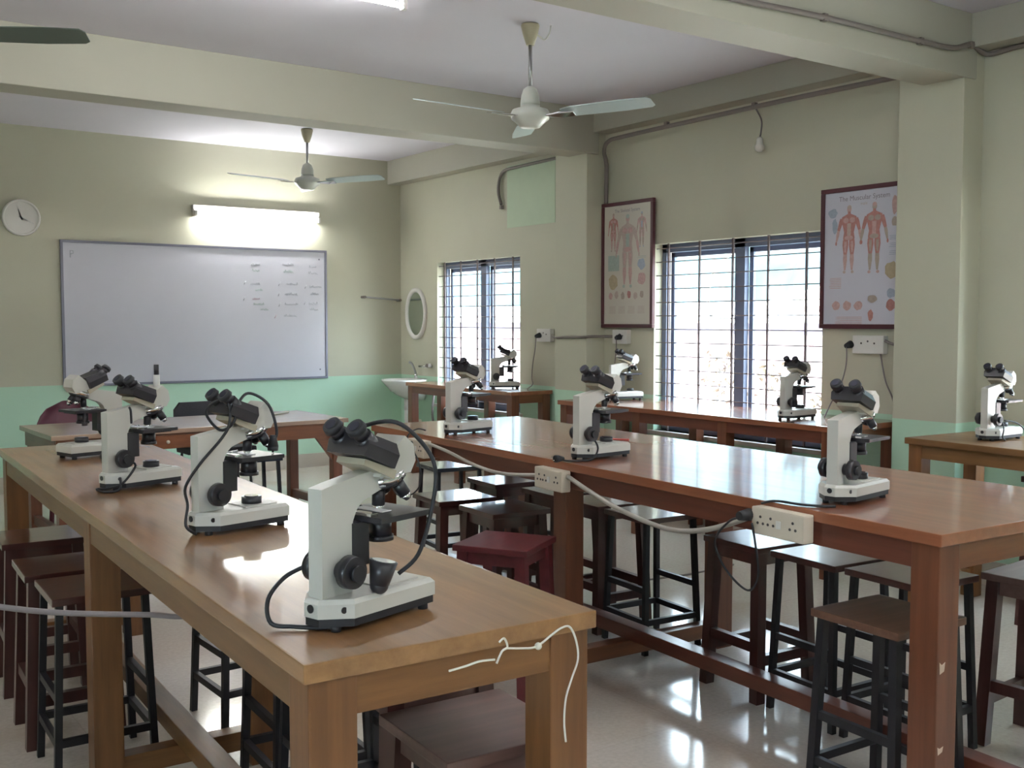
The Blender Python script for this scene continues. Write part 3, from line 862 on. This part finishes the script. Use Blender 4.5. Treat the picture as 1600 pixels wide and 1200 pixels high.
mb.build('handwriting', wb)
mb = MB()
for sx, sz in ((-1, -1), (1, -1), (1, 1)): mb.cyl((sx * (w / 2 - .07), -.0185, sz * (h / 2 - .08)), (sx * (w / 2 - .07), -.0215, sz * (h / 2 - .08)), .008, M['boardframe'], 10)
mb.build('screw', wb)
tag(MB().b2((2.17, YB - .065, .850), (2.36, YB - .001, .882), M['orange'], .006).build('duster_tray'), 'orange-red ledge under the left lower corner of the whiteboard', 'ledge')

ck = thing('wall_clock', 'round white wall clock left of the whiteboard', 'clock', (1.842, YB, 2.325))
MB().lathe([(.150, -.001), (.154, -.02), (.148, -.036), (.134, -.036), (.132, -.024)], M['plastic'], 40, axis='Y').build('rim', ck)
fc = MB().lathe([(.134, -.004), (.134, -.020)], M['clockwhite'], 40, axis='Y').build('dial', ck)
mb = MB()
RX = Matrix.Rotation(R(90), 4, 'X')
for k in range(12):
    a = R(90 - 30 * (k + 1))
    add_text(mb, str(k + 1), .034, M['clockhand'], Matrix.Translation((.107 * math.cos(a), -.0208, .107 * math.sin(a))) @ RX)
mb.build('numerals', fc)
def hand(name, ang, L, wd):
    a = R(90 - ang); d = Vector((math.cos(a), 0, math.sin(a))); n = Vector((-d.z, 0, d.x)) * wd; o = Vector((0, -.0225, 0))
    q = [o - d * .02 - n, o + d * L - n * .5, o + d * L + n * .5, o - d * .02 + n]
    MB().loft(q, [p + Vector((0, -.0015, 0)) for p in q], M['clockhand']).build(name, ck)
hand('hour_hand', 342, .075, .006); hand('minute_hand', 116, .105, .0045)

def tube_light(label, loc, rz, L, wall):
    """batten with a lit tube; local x along the tube, -y (wall) or -z (ceiling) towards the room"""
    t = thing('tube_light', label, 'light', loc, rz, 'fluorescent tube lights')
    d = Vector((0, -1, 0)) if wall else Vector((0, 0, -1))
    mb = MB()
    if wall: mb.b2((-L / 2 - .03, -.045, .03), (L / 2 + .03, 0, .085), M['plastic'], .004)
    else: mb.b2((-L / 2 - .03, -.03, -.045), (L / 2 + .03, .03, 0), M['plastic'], .004)
    mb.build('batten', t)
    c = d * .085 if not wall else Vector((0, -.075, .0))
    for s in (-1, 1):
        mb = MB(); e = Vector((s * (L / 2 + .012), 0, 0))
        if wall: mb.b2((e.x - .012, -.09, -.02), (e.x + .012, -.001, .03), M['plastic'], .003)
        else: mb.b2((e.x - .012, -.018, -.105), (e.x + .012, .018, -.045), M['plastic'], .003)
        mb.build('lamp_holder', t)
    MB().cyl(c + Vector((-L / 2, 0, 0)), c + Vector((L / 2, 0, 0)), .0135, M['tube'], 16).build('lamp_tube', t)
    return t
tube_light('lit tube light on the wall above the whiteboard', (3.93, YB, 2.44), 0, 1.2, True)
tube_light('lit tube light on the ceiling cut by the top image edge', (2.05, 4.64, ZC), R(2), 1.2, False)
for x, y in ((3.6, -1.2), (.9, -1.4), (2.6, 1.3), (-.9, 3.9)):  # unseen tubes, added to brighten the room
    tube_light('added fill tube light on the ceiling outside the picture', (x, y, ZC), 0, 1.2, False)

tr = thing('towel_rail', 'short wall rail in the corner right of the whiteboard', 'rail', (5.25, YB, 1.685))
MB().cyl((-.21, -.06, .014), (.21, -.06, -.014), .009, M['steel'], 12).build('rod', tr)
for s in (-1, 1):
    MB().cyl((s * .205, 0, -s * .014), (s * .205, -.075, -s * .014), .014, M['conduit'], 12).build('bracket', tr)

mr = thing('wall_mirror', 'oval white-framed mirror above the washbasin', 'mirror', (XR, 9.40, 1.53))
mb = MB(); seg = 40
def ell(a, b, x): return [Vector((x, a * math.cos(2 * PI * k / seg), b * math.sin(2 * PI * k / seg))) for k in range(seg)]
rings = [ell(.205, .265, -.001), ell(.205, .265, -.022), ell(.185, .245, -.032), ell(.165, .222, -.022), ell(.16, .216, -.010)]
vs = [[mb.bm.verts.new(p) for p in r_] for r_ in rings]; i = mb.mi(M['plastic'])
for a, b in zip(vs, vs[1:]):
    for k in range(seg):
        f_ = mb.bm.faces.new((a[k], a[(k + 1) % seg], b[(k + 1) % seg], b[k])); f_.material_index = i; f_.smooth = True
bmesh.ops.recalc_face_normals(mb.bm, faces=mb.bm.faces[:])
mb.build('frame', mr)
MB().prism([(p.y, p.z) for p in ell(.162, .218, 0)], 'x', -.012, -.004, M['mirror']).build('mirror_glass', mr)

pp = MB(); pp.b2((XR - .006, 7.09, 2.285), (XR - .0015, 7.79, 2.83), M['mintpaper'])
tag(pp.build('paper_sheet'), 'blank pale mint sheet on the wall above the far window', 'paper')

# washbasin
sk = thing('washbasin', 'white washbasin in the corner under the oval mirror', 'sink', (XR, 9.28, .86))
mb = MB(); seg = 36
def dshape(dx, dy, z):
    pts = []
    for k in range(seg):
        a = 2 * PI * k / seg
        x = -dx * (.5 + .5 * math.cos(a)) if True else 0
        y = dy * math.sin(a) * (.8 + .2 * math.cos(a) ** 2)
        pts.append((min(x, -.002), y, z))
    return pts
prof = [dshape(.18, .10, -.20), dshape(.30, .19, -.14), dshape(.40, .245, -.05), dshape(.44, .265, -.005), dshape(.44, .265, .012)]
inner = []
for sx, sy, z in ((.93, .90, .012), (.86, .80, -.03), (.6, .55, -.11)):
    q = dshape(.44, .265, z); cx = -.23
    inner.append([((x - cx) * sx + cx, y * sy, z) for x, y, _ in q])
vs = [[mb.bm.verts.new(p) for p in r_] for r_ in prof + inner]; i = mb.mi(M['porcelain'])
for a, b in zip(vs, vs[1:]):
    for k in range(seg):
        f_ = mb.bm.faces.new((a[k], a[(k + 1) % seg], b[(k + 1) % seg], b[k])); f_.material_index = i; f_.smooth = True
for ring in (vs[0], vs[-1]):
    f_ = mb.bm.faces.new(ring); f_.material_index = i
bmesh.ops.recalc_face_normals(mb.bm, faces=mb.bm.faces[:])
mb.build('bowl', sk)
mb = MB(); mb.cyl((-.05, .06, .012), (-.05, .06, .06), .018, M['chrome'], 14); mb.tube([(-.05, .06, .05), (-.07, .06, .11), (-.10, .06, .165), (-.13, .06, .18)], .012, M['steel'], 10)
mb.build('faucet', sk)
mb = MB(); mb.cyl((-.20, 0, -.30), (-.20, 0, -.19), .022, M['plastic'], 14); mb.tube([(-.20, 0, -.28), (-.20, 0, -.40), (-.17, 0, -.45), (-.11, 0, -.42), (-.03, 0, -.42)], .018, M['plastic'], 10)
mb.build('waste_pipe', sk)
tp = thing('wall_tap', 'small metal tap on the wall between washbasin and window', 'tap', (XR, 9.11, 1.00))
mb = MB(); mb.cyl((0, 0, 0), (-.06, 0, 0), .014, M['steel'], 12); mb.cyl((-.05, 0, 0), (-.07, .13, 0), .011, M['chrome'], 12); mb.build('spout', tp)
MB().box((-.05, -.02, .012), (.04, .05, .035), M['conduit'], None, .006).build('handle', tp)
hs = MB().tube([(XR - .06, 8.90, .0), (XR - .05, 8.91, .3), (XR - .09, 8.95, .5), (XR - .05, 8.99, .72), (XR - .02, 8.98, .80)], .012, M['darkcable'], 8)
tag(hs.build('waste_hose'), 'thin grey hose on the wall behind the far bench leg', 'hose')

# framed charts
def figure(mb, cx, cz, H, y_, mats, front=True, spread=1.0):
    """printed anatomical figure seen from the front: flat shapes lying on the sheet"""
    k = [0]
    def add(pts, mat):
        k[0] += 1
        mb.face([(y_ - k[0] * .00006, cx + p[0] * H, cz + p[1] * H) for p in pts], mat)
    def ellp(x, z, a, b, mat, n=14): add([(x + a * math.cos(2 * PI * j / n), z + b * math.sin(2 * PI * j / n)) for j in range(n)], mat)
    def limb(x0, z0, x1, z1, w0, w1, mat):
        d = Vector((x1 - x0, z1 - z0)); n = Vector((-d.y, d.x)).normalized()
        add([(x0 + n.x * w0, z0 + n.y * w0), (x0 + d.x * .35 + n.x * w0 * 1.12, z0 + d.y * .35 + n.y * w0 * 1.12), (x1 + n.x * w1, z1 + n.y * w1), (x1 - n.x * w1, z1 - n.y * w1), (x0 + d.x * .35 - n.x * w0 * 1.12, z0 + d.y * .35 - n.y * w0 * 1.12), (x0 - n.x * w0, z0 - n.y * w0)], mat)
    a, b, c = mats
    ellp(0, .935, .038, .055, b); ellp(0, .962, .036, .03, c)
    add([(-.022, .90), (.022, .90), (.03, .85), (-.03, .85)], a)
    add([(-.03, .865), (.03, .865), (.125, .825), (.135, .78), (.105, .68), (.085, .60), (.10, .52), (.095, .49), (-.095, .49), (-.10, .52), (-.085, .60), (-.105, .68), (-.135, .78), (-.125, .825)], a)
    ellp(-.055, .775, .05, .04, b); ellp(.055, .775, .05, .04, b)
    add([(-.035, .73), (.035, .73), (.03, .55), (-.03, .55)], c)
    ellp(0, .52, .075, .035, b)
    for s in (-1, 1):
        limb(s * .125, .80, s * .165 * spread, .63, .030, .024, a); limb(s * .165 * spread, .63, s * .195 * spread, .47, .023, .014, b)
        ellp(s * .20 * spread, .445, .016, .03, a)
        limb(s * .055, .49, s * .058, .28, .046, .030, a); limb(s * .055, .47, s * .06, .31, .02, .012, b)
        limb(s * .058, .28, s * .06, .05, .032, .014, b); ellp(s * .07, .025, .026, .022, c)
def framed_chart(name, label, y0, y1, z0, z1, paper, left):
    t = thing(name, label, 'framed chart', (XR - .03, (y0 + y1) / 2, (z0 + z1) / 2))
    W, Hh = y1 - y0, z1 - z0; f = .028
    mb = MB()
    for s in (-1, 1):
        mb.b2((-.014, -W / 2, s * (Hh / 2 - f / 2) - f / 2), (.014, W / 2, s * (Hh / 2 - f / 2) + f / 2), M['framered'], .004)
        mb.b2((-.014, s * (W / 2 - f / 2) - f / 2, -Hh / 2 + f), (.014, s * (W / 2 - f / 2) + f / 2, Hh / 2 - f), M['framered'], .004)
    mb.build('frame', t)
    mb = MB(); mb.b2((-.004, -W / 2 + f, -Hh / 2 + f), (.010, W / 2 - f, Hh / 2 - f), paper)
    # seen from inside the room +y runs to the left, so mirror with -y
    RT = Matrix(((0, 0, -1, 0), (-1, 0, 0, 0), (0, 1, 0, 0), (0, 0, 0, 1)))
    def blob(cy, cz, a, b, mat, dx=.0052, n=14):
        mb.face([(-dx, cy + a * math.cos(2 * PI * j / n) * random.uniform(.8, 1.1), cz + b * math.sin(2 * PI * j / n) * random.uniform(.8, 1.1)) for j in range(n)], mat)
    def lines(cy, cz, wd, n, mat, st=.010):
        for k in range(n): mb.face([(-.0052, cy - wd / 2, cz - k * st), (-.0052, cy + wd / 2 * random.uniform(.5, 1), cz - k * st), (-.0052, cy + wd / 2, cz - k * st - .0035), (-.0052, cy - wd / 2, cz - k * st - .0035)], mat)
    if left:
        add_text(mb, 'The Skeletal System', .036, M['inktitle'], Matrix.Translation((-.0056, 0, Hh / 2 - .070)) @ RT)
        figure(mb, .16, .105, .30, -.0046, (M['inkred'], M['inkpink'], M['inkbone']))
        figure(mb, -.005, -.18, .57, -.0046, (M['inkpale'], M['inkpink'], M['inkgreen']), True, 1.15)
        figure(mb, -.165, .125, .27, -.0046, (M['inkpink'], M['inkbone'], M['inkblue']))
        mb.face([(-.0052, .22, .075), (-.0052, .09, .075), (-.0052, .09, -.045), (-.0052, .22, -.045)], M['inkgreen'])
        blob(.16, -.13, .055, .06, M['inktan']); blob(-.165, -.0, .045, .045, M['inkblue']); blob(-.165, -.11, .045, .05, M['inkpink']); lines(-.165, .06, .10, 2, M['inkgreen'])
        for k, m_ in enumerate(('inkpink', 'inkpale', 'inkbone', 'inkred', 'inkpale', 'inkbone')): blob(.19 - k * .072, -.24 + .01 * (k % 2), .024, .030, M[m_])
        for k in range(4): lines(.17 - k * .11, -.32, .08, 6, M['inkpale'])
    else:
        add_text(mb, 'The Muscular System', .042, M['inktitle'], Matrix.Translation((-.0056, 0, Hh / 2 - .072)) @ RT)
        add_text(mb, 'male', .026, M['inkpale'], Matrix.Translation((-.0056, 0, Hh / 2 - .108)) @ RT)
        figure(mb, .105, -.095, .42, -.0046, (M['inkred'], M['inkpink'], M['inkpale']), True, 1.1)
        figure(mb, -.075, -.10, .43, -.0046, (M['inkred'], M['inkbone'], M['inkpink']), True, 1.1)
        blob(.225, .28, .035, .03, M['inkblue']); blob(.21, .20, .02, .05, M['inkblue'])
        blob(-.215, .30, .022, .06, M['inkpink']); blob(-.215, .20, .022, .03, M['inkbone']); blob(-.205, -.085, .055, .05, M['inktan'])
        blob(-.20, -.22, .035, .03, M['inkblue']); blob(-.20, -.29, .035, .035, M['inkred']); blob(-.07, -.25, .035, .025, M['inkbone']); blob(-.06, -.35, .02, .035, M['inkred'])
        for k in range(3): blob(.19 - k * .08, -.29, .03, .03, M['inkpink'])
        for k in range(3): lines(-.215, .12 - k * .045, .07, 3, M['inkblue']); 
        lines(.2, -.12, .09, 7, M['inkpink']); lines(.1, -.36, .2, 5, M['inkpink'])
    mb.build('printed_chart', t)
    return t
framed_chart('framed_chart', 'framed skeleton chart hanging between the far pillar and the large window', 5.855, 6.445, 1.405, 2.375, M['paperL'], True)
framed_chart('framed_chart', 'framed muscle chart between the large window and the near pillar', 3.70, 4.325, 1.410, 2.275, M['paperR'], False)

# sockets on the window wall
def wall_socket(label, y, z, w, plug_dy, tail):
    t = thing('wall_socket', label, 'socket', (XR, y, z), 0, None)
    MB().b2((-.045, -w / 2, -.055), (-.001, w / 2, .055), M['plastic'], .006).build('socket_box', t)
    mb = MB()
    for k in (-1, 0, 1): mb.cyl((-.045, .35 * w * k * .6, .02 - .012 * abs(k)), (-.0465, .35 * w * k * .6, .02 - .012 * abs(k)), .006, M['socketmark'], 8)
    mb.build('pin_holes', t)
    if tail:
        c = thing('plug_and_cord', 'black plug with thin cord in the ' + label.replace('white wall ', ''), 'plug', (XR - .0475, y, z))
        MB().cone((0, plug_dy, 0), (-.045, plug_dy, -.01), .024, .015, M['rubber'], 14).build('plug', c)
        MB().tube([(-.04, plug_dy, -.01)] + tail, .0042, M['darkcable'], 6).build('cord', c)
    return t
wall_socket('white wall socket between the far window and the pillar', 7.20, 1.335, .19, .045, [(-.04, .06, -.12), (-.035, .10, -.25), (-.03, .12, -.37), (-.05, .08, -.42), (-.08, .12, -.462)])
wall_socket('white wall socket below the framed skeleton chart', 6.22, 1.335, .17, -.01, [(-.04, -.01, -.1), (-.05, .0, -.25), (-.06, .02, -.462)])
wall_socket('white wall socket below the framed muscle chart', 3.96, 1.315, .22, .12, [(-.04, .12, -.12), (-.05, .15, -.25), (-.10, .18, -.36), (-.2, .15, -.44)])
tag(MB().tube([(XR - .03, 7.10, 1.335), (PX + .02, 6.87, 1.32), (PX - .012, 6.70, 1.325), (PX - .012, 6.46, 1.33), (PX + .04, 6.43, 1.335), (XR - .02, 6.32, 1.335)], .011, M['conduit'], 8).build('wall_cable'), 'thick grey cable crossing the far pillar between two wall sockets', 'cable')
tag(MB().tube([(XR - .03, 3.88, 1.265), (XR - .03, 3.84, 1.1), (XR - .035, 3.78, .98), (XR - .04, 3.75, .80), (XR - .04, 3.74, .5)], .005, M['darkcable'], 7).build('wall_cable'), 'thin dark cord drooping down the wall beside the near pillar', 'cable')
tag(MB().tube([(XR - .03, 3.85, 1.34), (XR - .04, 3.78, 1.32), (XR - .02, 3.685, 1.325)], .009, M['darkcable'], 7).build('wall_cable'), 'short grey cable running from the muscle chart socket behind the near pillar', 'cable')

# conduits
def conduit(label, pts, r, clips):
    t = thing('conduit_pipe', label, 'conduit')
    MB().tube(pts, r, M['conduit'], 8, True, 5).build('pipe', t)
    for c in clips:
        MB().box(c, (.03, .03, .035), M['conduit'], None, .004).build('clip', t)
    return t
conduit('grey conduit along the wall beam between the pillars, dropping behind the skeleton chart', [(5.34, 3.69, 2.845), (5.34, 4.5, 2.85), (5.34, 5.3, 2.845), (5.34, 6.05, 2.838), (5.345, 6.24, 2.825), (5.40, 6.35, 2.77), (5.44, 6.37, 2.68), (5.44, 6.37, 2.5), (5.44, 6.37, 2.37)], .016, [(5.345, 4.78, 2.86), (5.345, 5.6, 2.86)])
conduit('grey conduit along the front face of the near ceiling beam, bending over the pillar', [(2.9, 3.255, 2.84), (3.55, 3.255, 2.855), (4.11, 3.255, 2.873), (4.87, 3.255, 2.878), (5.15, 3.255, 2.886), (5.30, 3.262, 2.925), (5.36, 3.262, 2.93), (5.44, 3.26, 2.905), (5.475, 3.22, 2.895), (5.478, 3.05, 2.905), (5.478, 2.4, 2.905), (5.478, 1.0, 2.905)], .014, [(4.11, 3.258, 2.873), (4.87, 3.258, 2.878), (5.33, 3.262, 2.928)])
conduit('short dark conduit ending above the far window beside the mint sheet', [(5.478, 6.86, 2.82), (5.478, 7.05, 2.813), (5.478, 7.60, 2.805), (5.478, 7.80, 2.795), (5.478, 7.88, 2.74), (5.478, 7.905, 2.62), (5.478, 7.86, 2.50)], .014, [(5.478, 7.855, 2.475)])
bl = thing('bulb_holder', 'white bulb holder hanging on a short wire above the large window', 'bulb holder', (5.44, 4.80, 2.62))
MB().tube([(-.10, -.03, .225), (-.045, -.035, .15), (-.03, -.02, .08), (-.03, -.01, .04)], .006, M['darkcable'], 6).build('wire', bl)
mb = MB(); mb.lathe([(.012, .045), (.022, .03), (.024, .0), (.034, -.012), (.030, -.04), (.014, -.05)], M['plastic'], 18, (-.03, -.01, 0)); mb.build('holder', bl)

# ------------------------------------------------------------------ ceiling fans
def fan(label, loc, angs, blade_mat, L=.72, up=0.0):
    t = thing('ceiling_fan', label, 'fan', loc, 0, 'ceiling fans')
    MB().lathe([(.022, -.115), (.042, -.055), (.052, -.01), (.048, -.001)], M['brass'], 24).build('canopy', t)
    MB().cyl((0, 0, -.36 + up), (0, 0, -.10), .011, M['steel'], 12).build('down_rod', t)
    mb = MB(); mb.lathe([(.016, -.34), (.038, -.355), (.050, -.39), (.054, -.43), (.054, -.445)], M['fan'], 28, (0, 0, up)); mb.build('rod_cover', t)
    mb = MB(); mb.lathe([(.055, -.446), (.052, -.455), (.10, -.470), (.112, -.495), (.105, -.520), (.075, -.545), (.055, -.565), (.02, -.57)], M['fan'], 32, (0, 0, up)); mb.build('motor', t)
    for a in angs:
        ca, sa = math.cos(R(a)), math.sin(R(a)); rm = Matrix.Rotation(R(a), 4, 'Z')
        mb = MB(); z = -.50 + up; tilt = -.11
        out_ = [(.20, -.045), (.26, -.062), (.55, -.068), (L - .02, -.060), (L, -.035), (L, .040), (L - .02, .058), (.55, .066), (.26, .058), (.20, .045)]
        A = [rm @ Vector((x, y, z + y * tilt * 2 + .015 * x)) for x, y in out_]; B = [p + Vector((0, 0, -.004)) for p in A]
        mb.loft(A, B, blade_mat); bd = mb.build('blade', t)
        mb = MB(); q = [(.09, -.028), (.19, -.034), (.27, -.026), (.27, .026), (.19, .034), (.09, .028)]
        A = [rm @ Vector((x, y, z - .008 + y * tilt * (0 if x < .1 else 2))) for x, y in q]; B = [p + Vector((0, 0, -.006)) for p in A]
        mb.loft(A, B, M['chrome']); mb.build('blade_arm', bd)
    return t
f1 = fan('nearer ceiling fan with pale blades hanging in front of the cross beam', (3.55, 4.81, ZC), (178, 297, 58), M['fanblade'])
mb = MB(); mb.tube([(.05, .0, -.05), (.085, -.02, -.075), (.095, -.05, -.045), (.105, -.05, -.004)], .005, M['plastic'], 6); mb.build('supply_wire', f1)
fan('farther ceiling fan in front of the wall light', (3.90, 8.51, ZC), (185, 305, 65), M['fanblade'], .72, .05)
fan('ceiling fan at upper left of which one dark blade tip shows', (.49, 4.88, ZC), (-27, 93, 213), M['fandark'])

# ------------------------------------------------------------------ chairs behind the desk
c = thing('plastic_chair', 'maroon round-backed chair behind the left end of the desk', 'chair', (1.87, 8.15, 0))
mb = MB(); n = 14; A = []
sec = []
for j in range(9):
    v = j / 8; zz = .45 + .41 * v
    half = .235 * math.sqrt(max(0.02, 1 - max(0, (v - .35) / .66) ** 2.4)); row = []
    for k in range(n + 1):
        u = -1 + 2 * k / n; row.append(Vector((half * u, .20 + .05 * v - .06 * (u * u), zz)))
    sec.append(row)
def sheet(mb, rows, th, mat):
    i = mb.mi(mat); f = [[mb.bm.verts.new(p) for p in r_] for r_ in rows]; b = [[mb.bm.verts.new(p + th) for p in r_] for r_ in rows]
    nr, nc = len(rows), len(rows[0]); fs = []
    for a in range(nr - 1):
        for q in range(nc - 1):
            fs.append(mb.bm.faces.new((f[a][q], f[a][q + 1], f[a + 1][q + 1], f[a + 1][q]))); fs.append(mb.bm.faces.new((b[a][q], b[a + 1][q], b[a + 1][q + 1], b[a][q + 1])))
    for a in range(nr - 1):
        for q in (0, nc - 1): fs.append(mb.bm.faces.new((f[a][q], f[a + 1][q], b[a + 1][q], b[a][q])))
    for q in range(nc - 1):
        for a in (0, nr - 1): fs.append(mb.bm.faces.new((f[a][q], b[a][q], b[a][q + 1], f[a][q + 1])))
    for f_ in fs: f_.material_index = i; f_.smooth = True
    bmesh.ops.recalc_face_normals(mb.bm, faces=fs)
sheet(mb, sec, Vector((0, .012, 0)), M['maroon']); mb.build('backrest', c)
MB().b2((-.22, -.22, .43), (.22, .20, .455), M['maroon'], .01).build('seat', c)
for sx in (-1, 1):
    for sy in (-1, 1):
        MB().cone((sx * .22, sy * .21, 0), (sx * .19, sy * .18, .43), .016, .022, M['maroon'], 10).build('leg', c)
c = thing('office_chair', 'black low-backed chair behind the middle of the desk', 'chair', (2.86, 7.98, 0), R(6))
mb = MB(); mb.prism([(-.235, .66), (-.235, .77), (-.19, .825), (.19, .825), (.235, .77), (.235, .66)], 'y', .19, .225, M['darkfabric']); mb.build('backrest', c)
mb = MB(); mb.tube([(-.21, .23, .70), (-.215, .24, .55), (-.20, .18, .46), (-.19, .05, .44)], .012, M['blackmetal'], 8); mb.tube([(.21, .23, .70), (.215, .24, .55), (.20, .18, .46), (.19, .05, .44)], .012, M['blackmetal'], 8); mb.build('back_post', c)
MB().box((0, -.02, .47), (.46, .44, .06), M['darkfabric'], None, .02).build('seat', c)
for sx in (-1, 1):
    for sy in (-1, 1): MB().cyl((sx * .21, sy * .20, 0), (sx * .19, sy * .18, .44), .011, M['blackmetal'], 8).build('leg', c)

# ------------------------------------------------------------------ cables and small things around the tables
dR = Vector((math.sin(R(2.9)), math.cos(R(2.9)), 0)); nR = Vector((math.cos(R(2.9)), -math.sin(R(2.9)), 0))
def RT_(s, off, z):     # point s metres along the left apron of the wide table, off metres out to the left
    p = Vector(TR_C) + dR * (s - 1.75) - nR * (.47 + off); return (p.x, p.y, z)
def socket_strip(label, s, w, hgt, z, tilt=0):
    t = thing('socket_strip', label, 'power socket', RT_(s, .0015, z), TR_R, None)
    mb = MB().b2((-.045, -w / 2, -hgt / 2), (-.001, w / 2, hgt / 2), M['ivory'], .006)
    mb.b2((-.003, -w / 2 + .02, -hgt / 2 + .004), (.0128, w / 2 - .02, .86 - z), M['ivory']); mb.build('socket_box', t)
    mb = MB()
    for yy in (-.3 * w, .12 * w, .32 * w):
        for a, b in ((0, .014), (-.011, -.006), (.011, -.006)):
            mb.cyl((-.045, yy + a, b), (-.0465, yy + a, b), .0045, M['socketmark'], 8)
    mb.build('pin_holes', t)
    MB().b2((-.0485, -.02 * w - .012, -.012), (-.045, -.02 * w + .006, .012), M['plastic'], .001).build('switch', t)
    return t
socket_strip('ivory socket strip at the far end of the wide table with a plug on it', 2.90, .18, .085, .835)
socket_strip('ivory socket strip above the middle leg of the wide table', 1.75, .19, .085, .828)
socket_strip('ivory socket strip near the front end of the wide table', .53, .21, .085, .845)
tag(MB().tube([RT_(2.80, .02, .865), RT_(2.60, .03, .850), RT_(2.35, .03, .815), RT_(2.12, .03, .805), RT_(1.85, .02, .83)], .008, M['greycable'], 8).build('extension_cable'), 'pale grey cable sagging between the far and middle socket strips', 'cable')
tag(MB().tube([RT_(1.65, .02, .85), RT_(1.50, .03, .815), RT_(1.30, .03, .770), RT_(1.05, .03, .745), RT_(.85, .03, .775), RT_(.64, .02, .855)], .009, M['greycable'], 8).build('extension_cable'), 'pale grey cable sagging between the middle and front socket strips', 'cable')
def plug_cord(label, s, off, z, pts, axis=(0, -1, 0)):
    p0 = Vector(RT_(s, off, z))
    t = thing('plug_and_cord', label, 'plug', p0)
    MB().cone((.036, 0, 0), (-.012, 0, 0), .020, .014, M['rubber'], 14).build('plug', t)
    MB().tube([(-.01, 0, -.005)] + [tuple(Vector(RT_(a, b, c_)) - p0) for a, b, c_ in pts], .0038, M['rubber'], 6).build('cord', t)
plug_cord('black plug with looping cord in the far socket strip', 2.93, .078, .850, [(2.95, .10, .79), (2.99, .11, .70), (3.02, .11, .635), (2.93, .12, .605), (2.80, .11, .63), (2.73, .10, .70), (2.78, .09, .79), (2.88, .09, .87), (2.90, .08, .905), (2.94, .01, .925), (2.97, -.05, .912)])
plug_cord('black plug with dangling cord in the front socket strip', .645, .078, .858, [(.70, .08, .83), (.76, .08, .76), (.74, .06, .68), (.68, .05, .63), (.63, .05, .625), (.60, .05, .68), (.605, .06, .78), (.61, .07, .84)])
tag(MB().tube([RT_(.62, .02, .895), RT_(.58, .0, .906), RT_(.5, -.02, .9055), RT_(.45, -.05, .905), RT_(.42, -.085, .905)], .0042, M['rubber'], 6).build('power_lead'), 'black lead lying on the edge of the wide table by its nearest microscope', 'cable')
tag(MB().cyl((3.22, 3.79, .9045), (3.30, 3.69, .9045), .0042, M['pencil'], 6).build('pencil'), 'red pencil lying on the wide middle table', 'pencil')
tag(MB().tube([(-1.2, 2.95, .98), (-.4, 2.75, .935), (.2, 2.55, .880), (.5, 2.46, .820), (.70, 2.40, .795), (.78, 2.38, .783), (.95, 2.33, .786), (1.0, 2.2, .80)], .0065, M['darkcable'], 8).build('extension_cable'), 'grey cable stretched from the left image edge to the left table', 'cable')
tag(MB().tube([(3.9, 4.36, .006), (4.1, 4.33, .006), (4.33, 4.30, .006), (4.7, 4.32, .006)], .006, M['conduit'], 6).build('floor_cable'), 'thin dark cable lying on the floor under the wide table', 'cable')
mb = MB()
y = 1.545
mb.tube([(.965, y, .848), (1.0, y, .850), (1.03, y, .853), (1.062, y, .850)], .0022, M['thread'], 6)
mb.tube([(1.066, y, .842), (1.078, y, .862), (1.090, y, .868), (1.083, y, .885), (1.072, y, .880)], .0022, M['thread'], 6)
mb.tube([(1.088, y, .866), (1.12, y, .860), (1.15, y, .856), (1.17, y, .862), (1.19, y, .872), (1.215, y, .882), (1.235, y, .880), (1.250, y, .852), (1.255, y, .815), (1.240, y, .78), (1.226, y, .745), (1.222, y, .70), (1.226, y, .66)], .0022, M['thread'], 6)
mb.ball((1.16, y, .857), .007, M['thread'])
tag(mb.build('string'), 'knotted white string on the near end of the left table', 'string')
